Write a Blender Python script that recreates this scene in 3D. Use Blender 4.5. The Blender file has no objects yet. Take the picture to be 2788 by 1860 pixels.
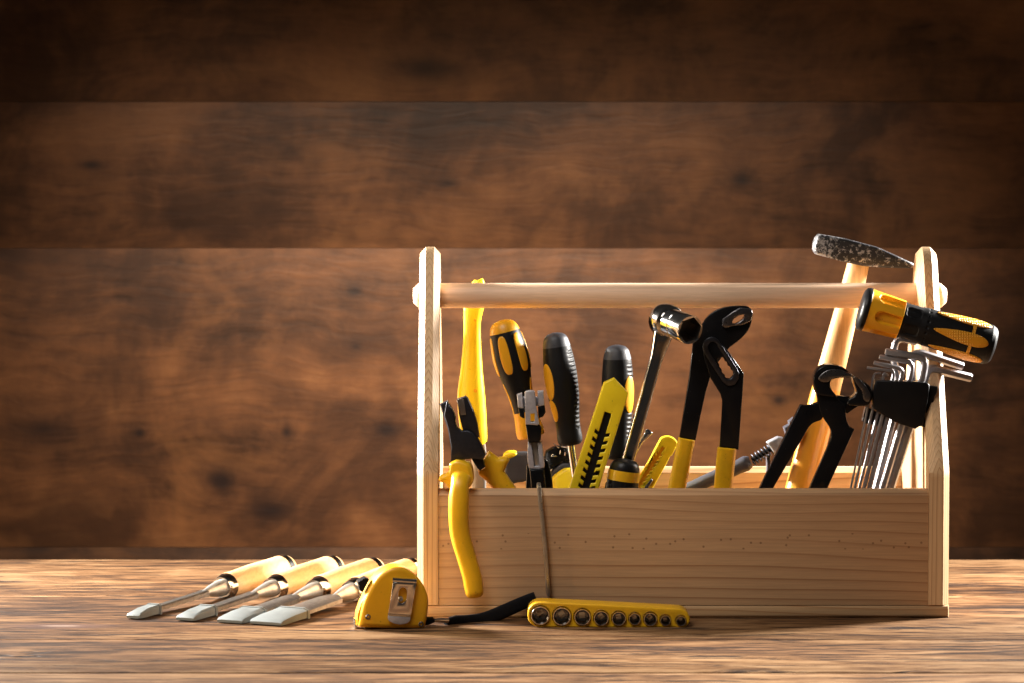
import bpy, bmesh, math, random
from math import sin, cos, pi, radians, atan2, sqrt, tan
from mathutils import Vector
from mathutils.geometry import tessellate_polygon

random.seed(7)
scene = bpy.context.scene
C = scene.collection

# ------------------------------------------------------------------ camera
FPX, CX, CY = 8988.0, 1394.0, 930.0          # focal length and centre in photo pixels
PITCH, CAMY, CAMZ = radians(3.4), -2.5, 0.3595
cam_d = bpy.data.cameras.new('camera')
cam = bpy.data.objects.new('camera', cam_d)
C.objects.link(cam)
cam.location = (0, CAMY, CAMZ)
cam.rotation_euler = (pi / 2 - PITCH, 0, 0)
cam_d.sensor_width = 36
cam_d.lens = 36 * FPX / 2788.0
cam_d.clip_start, cam_d.clip_end = 0.05, 50
cam_d.dof.use_dof = True
cam_d.dof.focus_distance = 2.52
cam_d.dof.aperture_fstop = 15.0
scene.camera = cam

# ------------------------------------------------------------------ world and lamps
world = bpy.data.worlds.new('World')
scene.world = world
world.use_nodes = True
bg = world.node_tree.nodes['Background']
bg.inputs[0].default_value = (1.0, 0.9, 0.8, 1)
bg.inputs[1].default_value = 0.025

def aim(o, target):
    o.rotation_euler = (Vector(target) - Vector(o.location)).to_track_quat('-Z', 'Y').to_euler()

def area(name, loc, target, size, power, col=(1, 1, 1), spread=180):
    d = bpy.data.lights.new(name, 'AREA')
    d.shape = 'RECTANGLE'; d.size, d.size_y = size
    d.energy = power; d.color = col; d.spread = radians(spread)
    o = bpy.data.objects.new(name, d); C.objects.link(o)
    o.location = loc; aim(o, target)
    return o

def spot(name, loc, target, power, angle, blend, col, radius=0.05):
    d = bpy.data.lights.new(name, 'SPOT')
    d.energy = power; d.color = col; d.spot_size = radians(angle); d.spot_blend = blend
    d.shadow_soft_size = radius
    o = bpy.data.objects.new(name, d); C.objects.link(o)
    o.location = loc; aim(o, target)
    return o

area('rear_lamp_left', (-0.85, 0.42, 0.46), (0.05, 0.02, 0.13), (0.20, 0.20), 17, (1.0, 0.95, 0.88), 80)
area('rear_lamp_right', (1.02, 0.42, 0.50), (0.15, 0.02, 0.15), (0.20, 0.20), 18, (1.0, 0.95, 0.88), 80)
area('front_fill', (-0.30, -0.50, 0.95), (0.05, -0.03, 0.12), (0.45, 0.45), 1.05, (1.0, 0.93, 0.86), 70)
area('side_lamp_left', (-0.62, -0.10, 0.22), (0.0, 0.0, 0.06), (0.16, 0.16), 0.9, (1.0, 0.76, 0.48), 100)
for wx, wp_ in ((-0.30, 118), (-0.03, 140), (0.22, 92)):
    spot('wall_lamp', (wx, -0.15, 1.15), (wx, 1.0, 0.01), wp_, 29, 1.0, (1.0, 0.81, 0.62), 0.10)

scene.view_settings.view_transform = 'Standard'
scene.view_settings.look = 'None'
scene.view_settings.exposure = 0.0
scene.view_settings.gamma = 1.0

# ------------------------------------------------------------------ layout helpers
def ray(x, y):
    u, v = (x - CX) / FPX, -(y - CY) / FPX
    return Vector((u, cos(PITCH) + sin(PITCH) * v, -sin(PITCH) + cos(PITCH) * v))

def P(x, y, Y):                      # photo point at depth Y
    d = ray(x, y)
    return Vector((0, CAMY, CAMZ)) + d * ((Y - CAMY) / d.y)

def G(x, y, z):                      # photo point on the height z
    d = ray(x, y)
    return Vector((0, CAMY, CAMZ)) + d * ((z - CAMZ) / d.z)

def px(Y):                           # metres per photo pixel at depth Y
    return (Y - CAMY) / FPX

def conv(ox, oy, s):
    return lambda pts: [(ox + a / s, oy + b / s) for a, b in pts]

Z1 = conv(1100, 640, 4.355); Z2 = conv(1140, 980, 3.7333); Z3 = conv(1400, 840, 3.0152)
Z4 = conv(1700, 780, 2.7024); Z5 = conv(2040, 920, 3.563); Z6 = conv(2180, 600, 3.409)
Z7 = conv(2300, 900, 3.5625); Z8 = conv(1880, 1080, 6.0306); Z9 = conv(1320, 1180, 7.8367)
Z10 = conv(1640, 1140, 7.841); K1 = conv(320, 1480, 3.177); K2 = conv(920, 1500, 6.031)
K3 = conv(1140, 1560, 3.0141); K4 = conv(1120, 1300, 3.9205)

def crom(pts, n=6, closed=False):
    """Catmull-Rom through the points."""
    out, L = [], len(pts)
    rng = range(L) if closed else range(L - 1)
    for i in rng:
        if closed:
            a, b, c, d = (pts[(i + k) % L] for k in (-1, 0, 1, 2))
        else:
            a, b, c, d = pts[max(i - 1, 0)], pts[i], pts[i + 1], pts[min(i + 2, L - 1)]
        for k in range(n):
            t = k / n
            out.append(tuple(0.5 * (2 * q + (r - p) * t + (2 * p - 5 * q + 4 * r - s) * t * t + (3 * q - p - 3 * r + s) * t ** 3)
                             for p, q, r, s in zip(a, b, c, d)))
    if not closed:
        out.append(tuple(pts[-1]))
    return out

# ------------------------------------------------------------------ object helpers
def tag(o, label, cat, group=None):
    o['label'] = label; o['category'] = cat
    if group: o['group'] = group
    return o

def thing(name, label, cat, loc, group=None):
    o = bpy.data.objects.new(name, None)
    o.empty_display_size = 0.01
    C.objects.link(o); o.location = loc
    return tag(o, label, cat, group)

def origin(o):
    v = Vector(o.location)
    while o.parent:
        o = o.parent; v = v + Vector(o.location)
    return v

def mk(name, verts, faces, mat, parent=None, flat=(), sharp=40, loc=None):
    base = Vector(loc) if loc is not None else Vector((0, 0, 0))
    off = origin(parent) + base if parent else base
    me = bpy.data.meshes.new(name)
    me.from_pydata([tuple(Vector(v) - off) for v in verts], [], [tuple(f) for f in faces])
    fl = set(flat)
    for p in me.polygons: p.use_smooth = p.index not in fl
    bm = bmesh.new(); bm.from_mesh(me)
    bmesh.ops.recalc_face_normals(bm, faces=bm.faces)
    bm.to_mesh(me); bm.free()
    me.set_sharp_from_angle(angle=radians(sharp))
    me.materials.append(mat)
    o = bpy.data.objects.new(name, me); C.objects.link(o)
    o.location = base
    if parent: o.parent = parent
    return o

def area2(p):
    return 0.5 * sum(p[i][0] * p[(i + 1) % len(p)][1] - p[(i + 1) % len(p)][0] * p[i][1] for i in range(len(p)))

def inset(p, d):
    n, out = len(p), []
    for i in range(n):
        a, b, c = Vector(p[i - 1]), Vector(p[i]), Vector(p[(i + 1) % n])
        e1, e2 = (b - a), (c - b)
        if e1.length < 1e-9 or e2.length < 1e-9:
            out.append(tuple(b)); continue
        e1.normalize(); e2.normalize()
        n1, n2 = Vector((-e1.y, e1.x)), Vector((-e2.y, e2.x))
        m = n1 + n2
        if m.length < 1e-6: out.append(tuple(b + n1 * d)); continue
        m.normalize()
        k = d / max(m.dot(n1), 0.45)
        out.append(tuple(b + m * k))
    return out

def plate_mesh(loops, th, bev, seg=3):
    """2D loops (first outer, others holes) -> verts (u, v, w), faces, indices of the flat caps; w in 0..th."""
    ls = []
    for i, l in enumerate(loops):
        a = area2(l)
        ls.append(list(l) if (a > 0) == (i == 0) else list(reversed(l)))
    rings = []                                     # (inset, w)
    if bev > 0:
        for k in range(seg + 1):
            t = pi / 2 * k / seg
            rings.append((bev * (1 - sin(t)), bev * (1 - cos(t))))
        rings += [(a, th - w) for a, w in reversed(rings)]
    else:
        rings = [(0, 0), (0, th)]
    verts, faces = [], []
    starts = []
    for a, w in rings:
        st = []
        for l in ls:
            st.append(len(verts))
            verts += [(q[0], q[1], w) for q in (inset(l, a) if a > 1e-9 else l)]
        starts.append(st)
    for r in range(len(rings) - 1):
        for li, l in enumerate(ls):
            n = len(l); s0, s1 = starts[r][li], starts[r + 1][li]
            for i in range(n):
                j = (i + 1) % n
                faces.append((s0 + i, s0 + j, s1 + j, s1 + i))
    caps = []
    for r in (0, len(rings) - 1):
        pts = []; idx = []
        for li, l in enumerate(ls):
            s = starts[r][li]
            pts.append([Vector((verts[s + i][0], verts[s + i][1], 0)) for i in range(len(l))])
            idx += list(range(s, s + len(l)))
        if len(ls) == 1 and len(ls[0]) <= 4:
            caps.append(len(faces)); faces.append(tuple(idx)); continue
        for t in tessellate_polygon(pts):
            if len(set(t)) == 3:
                caps.append(len(faces)); faces.append(tuple(idx[i] for i in t))
    return verts, faces, caps

class Plane:
    """Upright working plane through photo point (x0, y0) at depth Y, turned by yaw and leaning back by lean."""
    def __init__(self, x0, y0, Y, yaw=0.0, lean=0.0):
        self.o = P(x0, y0, Y)
        a, b = radians(yaw), radians(lean)
        self.u = Vector((cos(a), sin(a), 0))
        self.n = Vector((-sin(a) * cos(b), cos(a) * cos(b), -sin(b)))
        self.v = self.u.cross(self.n) * -1
        if self.v.z < 0: self.v = -self.v
    def uv(self, x, y):
        d = ray(x, y); c = Vector((0, CAMY, CAMZ))
        t = (self.o - c).dot(self.n) / d.dot(self.n)
        q = c + d * t - self.o
        return (q.dot(self.u), q.dot(self.v))
    def pt(self, x, y, w=0):
        u, v = self.uv(x, y)
        return self.o + self.u * u + self.v * v + self.n * w

def plate(name, pl, loops, th, mat, parent, w0=None, bev=0.0006, seg=3, sharp=40):
    """Extrude photo outlines in the plane; w0 is the depth of the front face (default: centred)."""
    if isinstance(loops[0][0], (int, float)): loops = [loops]
    if w0 is None: w0 = -th / 2
    v, f, caps = plate_mesh([[pl.uv(*q) for q in l] for l in loops], th, bev, seg)
    return mk(name, [pl.o + pl.u * a + pl.v * b + pl.n * (w + w0) for a, b, w in v], f, mat, parent, caps, sharp)

def frame_for(d, hint):
    d = d.normalized()
    e1 = hint - d * hint.dot(d)
    e1.normalize()
    return d, e1, d.cross(e1)

def sweep(name, path, rads, mat, parent, n=20, hint=(0, -1, 0), power=2.0, phase=0.0, caps=True, sharp=40, seg_flat=False):
    """Tube along path; rads: (a toward hint, b across) per point; power>2 makes it boxier."""
    path = [Vector(p) for p in path]; L = len(path)
    if isinstance(rads, (int, float)): rads = [(rads, rads)] * L
    rads = [(r, r) if isinstance(r, (int, float)) else r for r in rads]
    hint = Vector(hint); verts, faces = [], []
    for i, p in enumerate(path):
        t = path[min(i + 1, L - 1)] - path[max(i - 1, 0)]
        d, e1, e2 = frame_for(t, hint)
        for k in range(n):
            th = phase + 2 * pi * k / n
            c, s = cos(th), sin(th)
            q = (abs(c) ** power + abs(s) ** power) ** (-1.0 / power)
            verts.append(p + e1 * (rads[i][0] * c * q) + e2 * (rads[i][1] * s * q))
    for i in range(L - 1):
        for k in range(n):
            j = (k + 1) % n
            faces.append((i * n + k, i * n + j, (i + 1) * n + j, (i + 1) * n + k))
    fl = list(range(len(faces))) if seg_flat else []
    if caps:
        for i in (0, L - 1):
            fl.append(len(faces)); faces.append(tuple(i * n + k for k in range(n)))
    return mk(name, verts, faces, mat, parent, fl, sharp)

def prof_r(prof, t):
    if t <= prof[0][0]: return prof[0][1]
    for (a, ra), (b, rb) in zip(prof, prof[1:]):
        if t <= b:
            return ra + (rb - ra) * (t - a) / max(b - a, 1e-9)
    return prof[-1][1]

class Lathe:
    """Turned body along p0 -> p1; angle 0 faces the viewer, +90 degrees the right (or upper) side."""
    def __init__(self, p0, p1, prof, smooth=False, rfun=None, flat=1.0):
        self.p0, self.p1 = Vector(p0), Vector(p1)
        self.L = (self.p1 - self.p0).length
        self.d, self.e1, self.e2 = frame_for(self.p1 - self.p0, Vector((0, -1, 0)))
        s = self.e2.x if abs(self.e2.x) > abs(self.e2.z) else self.e2.z
        if s < 0: self.e2 = -self.e2
        self.prof = crom(prof, 6) if smooth else prof
        self.rfun, self.flat = rfun, flat
    def r(self, t, th=0):
        r = prof_r(self.prof, t)
        return self.rfun(t, th, r) if self.rfun else r
    def pt(self, t, th, dr=0, r=None):
        r = (self.r(t, th) if r is None else r) + dr
        return self.p0 + self.d * (self.L * t) + self.e1 * (r * cos(th) * self.flat) + self.e2 * (r * sin(th))
    def build(self, name, mat, parent, n=40, t0=None, t1=None, dense=0, sharp=40, dr=0):
        lo, hi = self.prof[0][0], self.prof[-1][0]
        t0 = lo if t0 is None else t0; t1 = hi if t1 is None else t1
        pairs = [(t, None) for t in [t0]] if t0 > lo else []
        pairs += [(t, r) for t, r in self.prof if t0 - 1e-9 <= t <= t1 + 1e-9]
        if t1 < hi: pairs.append((t1, None))
        if dense:
            ext = [(t0 + (t1 - t0) * k / dense, None) for k in range(1, dense)]
            pairs = sorted(pairs + ext, key=lambda q: q[0])
        verts, faces = [], []
        for t, r in pairs:
            for k in range(n):
                th = 2 * pi * k / n
                rr = None if (r is None or self.rfun) else r
                verts.append(self.pt(t, th, dr, rr))
        m = len(pairs)
        for i in range(m - 1):
            for k in range(n):
                j = (k + 1) % n
                faces.append((i * n + k, i * n + j, (i + 1) * n + j, (i + 1) * n + k))
        fl = []
        for i in (0, m - 1):
            fl.append(len(faces)); faces.append(tuple(i * n + k for k in range(n)))
        return mk(name, verts, faces, mat, parent, fl, sharp)
    def patch(self, name, mat, parent, tc, thc, at, ath, h=0.0006, power=2.6, skew=0.0, n=40, teardrop=0.0):
        rings = [(0.001, h), (0.3, h), (0.55, h), (0.75, h), (0.9, h), (0.97, h * 0.7), (1.0, -0.0006)]
        verts, faces = [], []
        for k, hh in rings:
            for i in range(n):
                a = 2 * pi * i / n
                c, s = cos(a), sin(a)
                q = (abs(c) ** power + abs(s) ** power) ** (-1.0 / power)
                du = c * q * k
                wid = ath * (1 + teardrop * du)
                t = tc + at * du
                th = thc + wid * s * q * k + skew * du
                verts.append(self.pt(t, th, hh))
        for r in range(len(rings) - 1):
            for i in range(n):
                j = (i + 1) % n
                faces.append((r * n + i, r * n + j, (r + 1) * n + j, (r + 1) * n + i))
        faces.append(tuple(range(n)))
        return mk(name, verts, faces, mat, parent, (), 50)

def ringloft(name, p, axis, stations, mat, parent, n=48, hint=(0, 0, 1), sharp=35, bore=None, bore_from=99):
    """Closed loft of rings (kind, radius, depth) along axis; kinds: 'c' circle, 'h' hexagon, 's' square."""
    d, e1, e2 = frame_for(Vector(axis), Vector(hint))
    verts, faces = [], []
    for kind, r, w in stations:
        for k in range(n):
            a = 2 * pi * k / n
            rr = r
            if kind in 'hs':
                m = {'h': 6, 's': 4}[kind]
                b = (a % (2 * pi / m)) - pi / m
                rr = r * cos(pi / m) / cos(b)
            verts.append(Vector(p) + d * w + e1 * (rr * cos(a)) + e2 * (rr * sin(a)))
    m = len(stations)
    for i in range(m):
        i2 = (i + 1) % m
        for k in range(n):
            j = (k + 1) % n
            faces.append((i * n + k, i * n + j, i2 * n + j, i2 * n + k))
    o = mk(name, verts, faces, mat, parent, (), sharp)
    if bore:
        o.data.materials.append(bore)
        for p_ in o.data.polygons:
            if p_.index // n >= bore_from: p_.material_index = 1
    return o

def box(name, lo, hi, mat, parent, bev=0.0006, loc=None):
    """Box with rounded edges (bevelled in X/Z outline)."""
    (x0, y0, z0), (x1, y1, z1) = lo, hi
    v, f, caps = plate_mesh([[(x0, z0), (x1, z0), (x1, z1), (x0, z1)]], y1 - y0, bev, 2)
    return mk(name, [(a, y0 + w, b) for a, b, w in v], f, mat, parent, caps, 40, loc)

# ------------------------------------------------------------------ materials
class NT:
    def __init__(self, name):
        self.m = bpy.data.materials.new(name); self.m.use_nodes = True
        self.t = self.m.node_tree
        self.b = self.t.nodes['Principled BSDF']
    def new(self, typ, **kw):
        n = self.t.nodes.new(typ)
        for k, v in kw.items(): setattr(n, k, v)
        return n
    def link(self, a, b): self.t.links.new(a, b)
    def val(self, sock, v):
        if hasattr(v, 'is_output') or isinstance(v, bpy.types.NodeSocket): self.link(v, sock)
        else: sock.default_value = v
    def math(self, op, a, b=0.0, c=None):
        n = self.new('ShaderNodeMath', operation=op)
        self.val(n.inputs[0], a); self.val(n.inputs[1], b)
        if c is not None: self.val(n.inputs[2], c)
        return n.outputs[0]
    def coords(self, rand=0.0):
        tc = self.new('ShaderNodeTexCoord').outputs['Object']
        if rand:
            oi = self.new('ShaderNodeObjectInfo').outputs['Random']
            v = self.new('ShaderNodeVectorMath', operation='ADD')
            c = self.new('ShaderNodeCombineXYZ')
            r = self.math('MULTIPLY', oi, rand)
            for i in range(3): self.link(r, c.inputs[i])
            self.link(tc, v.inputs[0]); self.link(c.outputs[0], v.inputs[1])
            tc = v.outputs[0]
        return tc
    def scaled(self, vec, s):
        n = self.new('ShaderNodeVectorMath', operation='MULTIPLY')
        self.link(vec, n.inputs[0]); n.inputs[1].default_value = s
        return n.outputs[0]
    def noise(self, vec, scale=1.0, detail=3.0, rough=0.55, dist=0.0):
        n = self.new('ShaderNodeTexNoise')
        self.link(vec, n.inputs['Vector'])
        n.inputs['Scale'].default_value = scale; n.inputs['Detail'].default_value = detail
        n.inputs['Roughness'].default_value = rough; n.inputs['Distortion'].default_value = dist
        return n.outputs['Fac']
    def ramp(self, fac, stops, interp='LINEAR'):
        n = self.new('ShaderNodeValToRGB'); n.color_ramp.interpolation = interp
        cr = n.color_ramp
        while len(cr.elements) < len(stops): cr.elements.new(0.5)
        for e, (p, c) in zip(cr.elements, stops):
            e.position = p
            e.color = (c, c, c, 1) if isinstance(c, (int, float)) else (*c, 1)
        self.link(fac, n.inputs[0])
        return n.outputs[0]
    def mix(self, fac, a, b, mode='MIX'):
        n = self.new('ShaderNodeMix', data_type='RGBA', blend_type=mode)
        self.val(n.inputs[0], fac)
        for s, v in ((n.inputs[6], a), (n.inputs[7], b)):
            if isinstance(v, tuple): s.default_value = (*v, 1)
            else: self.link(v, s)
        return n.outputs[2]
    def bump(self, h, strength=0.3, dist=0.001):
        n = self.new('ShaderNodeBump')
        n.inputs['Strength'].default_value = strength; n.inputs['Distance'].default_value = dist
        self.link(h, n.inputs['Height']); self.link(n.outputs[0], self.b.inputs['Normal'])
    def done(self, col=None, rough=None, metal=None, spec=None, coat=None, coat_rough=0.1):
        if col is not None: self.val(self.b.inputs['Base Color'], (*col, 1) if isinstance(col, tuple) else col)
        if rough is not None: self.val(self.b.inputs['Roughness'], rough)
        if metal is not None: self.val(self.b.inputs['Metallic'], metal)
        if spec is not None: self.val(self.b.inputs['Specular IOR Level'], spec)
        if coat: self.b.inputs['Coat Weight'].default_value = coat; self.b.inputs['Coat Roughness'].default_value = coat_rough
        return self.m

def plastic(name, col, rough=0.4, var=0.12, bump=0.15, scale=60, coat=0.0, spec=0.5):
    t = NT(name); v = t.coords()
    n = t.noise(v, scale, 4)
    c = t.mix(t.ramp(n, [(0.35, 0.0), (0.7, 1.0)]), col, tuple(q * (1 - var) for q in col))
    sm = t.noise(v, 26, 5, 0.7)
    c = t.mix(t.ramp(sm, [(0.56, 0.0), (0.72, 0.30)]), c, tuple(q * 0.45 for q in col))
    sk = t.noise(v, 420, 2, 0.5)
    c = t.mix(t.ramp(sk, [(0.70, 0.0), (0.74, 0.45)]), c, tuple(q * 0.25 + 0.004 for q in col))
    f = t.noise(v, 1400, 3)
    t.bump(f, bump, 0.0003)
    r = t.math('ADD', t.math('MULTIPLY', t.noise(v, 180, 4), 0.25), rough - 0.12)
    return t.done(c, r, coat=coat, spec=spec)

def metal(name, col, rough=0.2, var=0.25, bump=0.05, scale=120, streak=None, met=1.0):
    t = NT(name); v = t.coords()
    w = t.scaled(v, streak) if streak else v
    n = t.noise(w, scale, 4, 0.6)
    c = t.mix(t.ramp(n, [(0.35, 0.0), (0.75, 1.0)]), col, tuple(q * (1 - var) for q in col))
    r = t.math('ADD', t.math('MULTIPLY', n, 0.22), rough - 0.1)
    t.bump(t.noise(w, scale * 6, 2), bump, 0.0003)
    return t.done(c, r, met)

def pine(name, along='x', across='z', freq=115, amp=7.0, light=(0.70, 0.47, 0.26), dark=(0.36, 0.16, 0.055), dots=False, lin2=None, contrast=1.0):
    """Softwood: late-wood lines are contours of (position across the grain + stretched noise)."""
    t = NT(name); v = t.coords(3.0)
    base = t.new('ShaderNodeTexCoord').outputs['Object']
    sx = {'x': (1.5, 9, 9), 'z': (9, 9, 1.5), 'y': (9, 1.5, 9)}[along]
    n1 = t.noise(t.scaled(v, sx), 1.6, 1.5, 0.4)
    sep = t.new('ShaderNodeSeparateXYZ'); t.link(base, sep.inputs[0])
    ax = {'x': 0, 'y': 1, 'z': 2}
    lin = t.math('MULTIPLY', sep.outputs[ax[across]], freq)
    if lin2:
        o = t.math('ABSOLUTE', t.math('ADD', sep.outputs[ax[lin2[0]]], lin2[2]))
        lin = t.math('ADD', lin, t.math('MULTIPLY', o, lin2[1]))
    val = t.math('ADD', lin, t.math('MULTIPLY', n1, amp))
    fr = t.math('FRACT', val)
    line = t.ramp(fr, [(0.0, 0.0), (0.55, 0.06), (0.80, 0.35 * contrast), (0.90, 0.95 * contrast), (0.95, 0.95 * contrast), (1.0, 0.0)])
    fs = {'x': (25, 700, 700), 'z': (700, 700, 25), 'y': (700, 25, 700)}[along]
    fib = t.noise(t.scaled(v, fs), 1.0, 4, 0.6)
    big = t.noise(t.scaled(v, tuple(q * 0.8 for q in sx)), 3.0, 2)
    c = t.mix(t.math('MULTIPLY', line, t.ramp(big, [(0.3, 0.35), (0.65, 0.9)])), light, dark)
    c = t.mix(t.ramp(fib, [(0.35, 0.35), (0.65, 0.0)]), c, tuple(q * 0.55 for q in light))
    if dots:
        vo = t.new('ShaderNodeTexVoronoi'); vo.voronoi_dimensions = '2D'
        cb = t.new('ShaderNodeCombineXYZ')
        t.link(t.math('MULTIPLY', sep.outputs[0], 88), cb.inputs[0])
        t.link(t.math('MULTIPLY', sep.outputs[2], 88), cb.inputs[1])
        t.link(cb.outputs[0], vo.inputs['Vector']); vo.inputs['Scale'].default_value = 1.0
        dot = t.ramp(vo.outputs['Distance'], [(0.055, 1.0), (0.095, 0.0)])
        zc = t.math('ABSOLUTE', t.math('SUBTRACT', sep.outputs[2], 0.0585))
        band = t.math('LESS_THAN', zc, 0.0062)
        c = t.mix(t.math('MULTIPLY', dot, t.math('MULTIPLY', band, 0.55)), c, (0.09, 0.03, 0.012))
    t.bump(t.math('ADD', t.math('MULTIPLY', line, 0.5), fib), 0.25, 0.0003)
    return t.done(c, 0.55, spec=0.35)

M = {}
M['pine_front'] = pine('pine_front_board', 'x', 'z', 120, 4.5, light=(0.55, 0.34, 0.18), dark=(0.27, 0.115, 0.045), dots=True, contrast=0.85)
M['pine_base'] = pine('pine_base_board', 'x', 'z', 160, 6.0, light=(0.56, 0.36, 0.19))
M['pine_side'] = pine('pine_side_board', 'z', 'y', 300, 5.0, lin2=('x', 260, 0.0))
M['pine_back'] = pine('pine_back_board', 'x', 'z', 90, 6.0)

def beech(name, light, dark, fleck=1.0, along='x', coat=0.0, rough=0.5):
    t = NT(name); v = t.coords(2.0)
    s1 = {'x': (30, 420, 420), 'y': (420, 30, 420), 'z': (420, 420, 30)}[along]
    s2 = {'x': (6, 45, 45), 'y': (45, 6, 45), 'z': (45, 45, 6)}[along]
    a = t.noise(t.scaled(v, s1), 1.0, 4, 0.6); b = t.noise(t.scaled(v, s2), 1.0, 3, 0.5)
    c = t.mix(t.ramp(b, [(0.3, 0.0), (0.7, 1.0)]), light, dark)
    c = t.mix(t.ramp(a, [(0.38, 0.5 * fleck), (0.55, 0.0)]), c, tuple(q * 0.6 for q in dark))
    t.bump(a, 0.35, 0.0004)
    return t.done(c, rough, coat=coat)
M['dowel'] = beech('beech_dowel', (0.80, 0.55, 0.38), (0.74, 0.49, 0.32), 0.5)
M['ash'] = beech('ash_hammer_handle', (0.74, 0.47, 0.20), (0.58, 0.31, 0.10), 0.8, 'z')
M['orange_lacquer'] = beech('orange_lacquered_wood', (0.80, 0.36, 0.03), (0.72, 0.30, 0.02), 0.15, 'z', 0.6, 0.35)
M['chisel_wood'] = beech('lacquered_chisel_wood', (0.72, 0.48, 0.26), (0.62, 0.37, 0.16), 0.7, 'y', 0.12, 0.48)

M['yellow'] = plastic('yellow_vinyl', (0.86, 0.48, 0.011), 0.34, 0.14, 0.10)
M['lemon'] = plastic('lemon_plastic', (0.92, 0.70, 0.016), 0.36, 0.10, 0.10)
M['amber'] = plastic('amber_plastic', (0.92, 0.43, 0.012), 0.38, 0.12, 0.10)
M['tape_yellow'] = plastic('tape_yellow', (0.85, 0.43, 0.009), 0.40, 0.10, 0.10)
M['rubber'] = plastic('black_rubber', (0.008, 0.008, 0.009), 0.50, 0.3, 0.25, spec=0.22)
M['black'] = plastic('black_plastic', (0.010, 0.010, 0.011), 0.36, 0.3, 0.15, spec=0.22)
M['black_gloss'] = plastic('black_lacquer', (0.008, 0.008, 0.009), 0.22, 0.3, 0.05, spec=0.22)
M['dark_grey'] = plastic('dark_grey_rubber', (0.040, 0.042, 0.052), 0.50, 0.25, 0.25)
M['grey_plastic'] = plastic('grey_plastic', (0.085, 0.085, 0.105), 0.42, 0.15, 0.15)
M['guard_grey'] = plastic('pale_grey_guard', (0.17, 0.19, 0.195), 0.42, 0.12, 0.10)
M['webbing'] = plastic('black_webbing', (0.010, 0.010, 0.012), 0.75, 0.3, 0.8, 300, spec=0.12)
M['chrome'] = metal('polished_chrome', (0.82, 0.80, 0.78), 0.13, 0.12, 0.02)
M['ratchet_chrome'] = metal('dark_polished_chrome', (0.55, 0.53, 0.50), 0.12, 0.12, 0.02)
M['steel'] = metal('tool_steel', (0.50, 0.48, 0.45), 0.38, 0.3, 0.1, met=0.7)
M['key_steel'] = metal('nickel_key_steel', (0.36, 0.35, 0.37), 0.42, 0.25, 0.08, met=0.75)
M['blade_steel'] = metal('ground_blade_steel', (0.46, 0.43, 0.40), 0.34, 0.45, 0.5, 260)
M['zinc'] = metal('zinc_casting', (0.58, 0.58, 0.63), 0.40, 0.25, 0.3, 300, met=0.45)
M['black_steel'] = metal('blackened_steel', (0.085, 0.088, 0.105), 0.38, 0.4, 0.2, 200)
M['gun_steel'] = metal('polished_jaw_steel', (0.24, 0.23, 0.24), 0.28, 0.4, 0.2, 200)
M['brass_steel'] = metal('yellowed_steel', (0.54, 0.50, 0.43), 0.30, 0.3, 0.05, met=0.8)
M['bore'] = metal('shaded_socket_bore', (0.34, 0.32, 0.30), 0.30, 0.3, 0.1)  # darker than the socket chrome: shade of the hollow put into the colour
M['socket_chrome'] = metal('socket_chrome', (0.78, 0.76, 0.74), 0.14, 0.2, 0.03)

def make_worn():
    t = NT('worn_black_hammer_paint'); v = t.coords()
    a = t.noise(v, 380, 6, 0.75); b = t.noise(t.scaled(v, (1, 1, 1.8)), 70, 3, 0.6)
    sep = t.new('ShaderNodeSeparateXYZ'); t.link(v, sep.inputs[0])
    x0 = P(2218, 680, 0.122).x - HAMX; x1 = P(2480, 730, 0.122).x - HAMX
    u = t.math('DIVIDE', t.math('SUBTRACT', sep.outputs[0], x0), x1 - x0)
    ends = t.ramp(u, [(0.0, 0.075), (0.10, 0.045), (0.30, 0.015), (0.48, 0.03), (0.60, 0.0), (0.9, 0.0), (1.0, 0.14)])
    e = t.math('ADD', t.math('ADD', t.math('MULTIPLY', a, 0.72), t.math('MULTIPLY', b, 0.34)), ends)
    w = t.ramp(e, [(0.575, 0.0), (0.64, 0.9)])
    c = t.mix(w, (0.012, 0.012, 0.015), t.mix(a, (0.42, 0.41, 0.42), (0.66, 0.65, 0.66)))
    t.bump(w, -0.4, 0.0003)
    return t.done(c, t.math('SUBTRACT', 0.5, t.math('MULTIPLY', w, 0.12)), t.math('MULTIPLY', w, 0.7))
HAMX = P(2104, 1627, 0.122).x
M['worn'] = make_worn()

def make_dotted():
    t = NT('dotted_amber_rubber'); v = t.coords()
    vo = t.new('ShaderNodeTexVoronoi'); t.link(v, vo.inputs['Vector'])
    vo.inputs['Scale'].default_value = 520; vo.inputs['Randomness'].default_value = 0.15
    h = t.ramp(vo.outputs['Distance'], [(0.15, 1.0), (0.5, 0.0)])
    t.bump(h, 0.8, 0.0008)
    return t.done(t.mix(h, (0.78, 0.32, 0.010), (0.92, 0.43, 0.015)), 0.42)
M['dotted'] = make_dotted()

def make_knurl():
    t = NT('cross_cut_jaw_teeth'); v = t.coords()
    ck = t.new('ShaderNodeTexChecker'); t.link(v, ck.inputs['Vector']); ck.inputs['Scale'].default_value = 900
    t.bump(ck.outputs['Fac'], 0.9, 0.0006)
    return t.done((0.30, 0.28, 0.27), 0.35, 1.0)
M['knurl'] = make_knurl()

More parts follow.
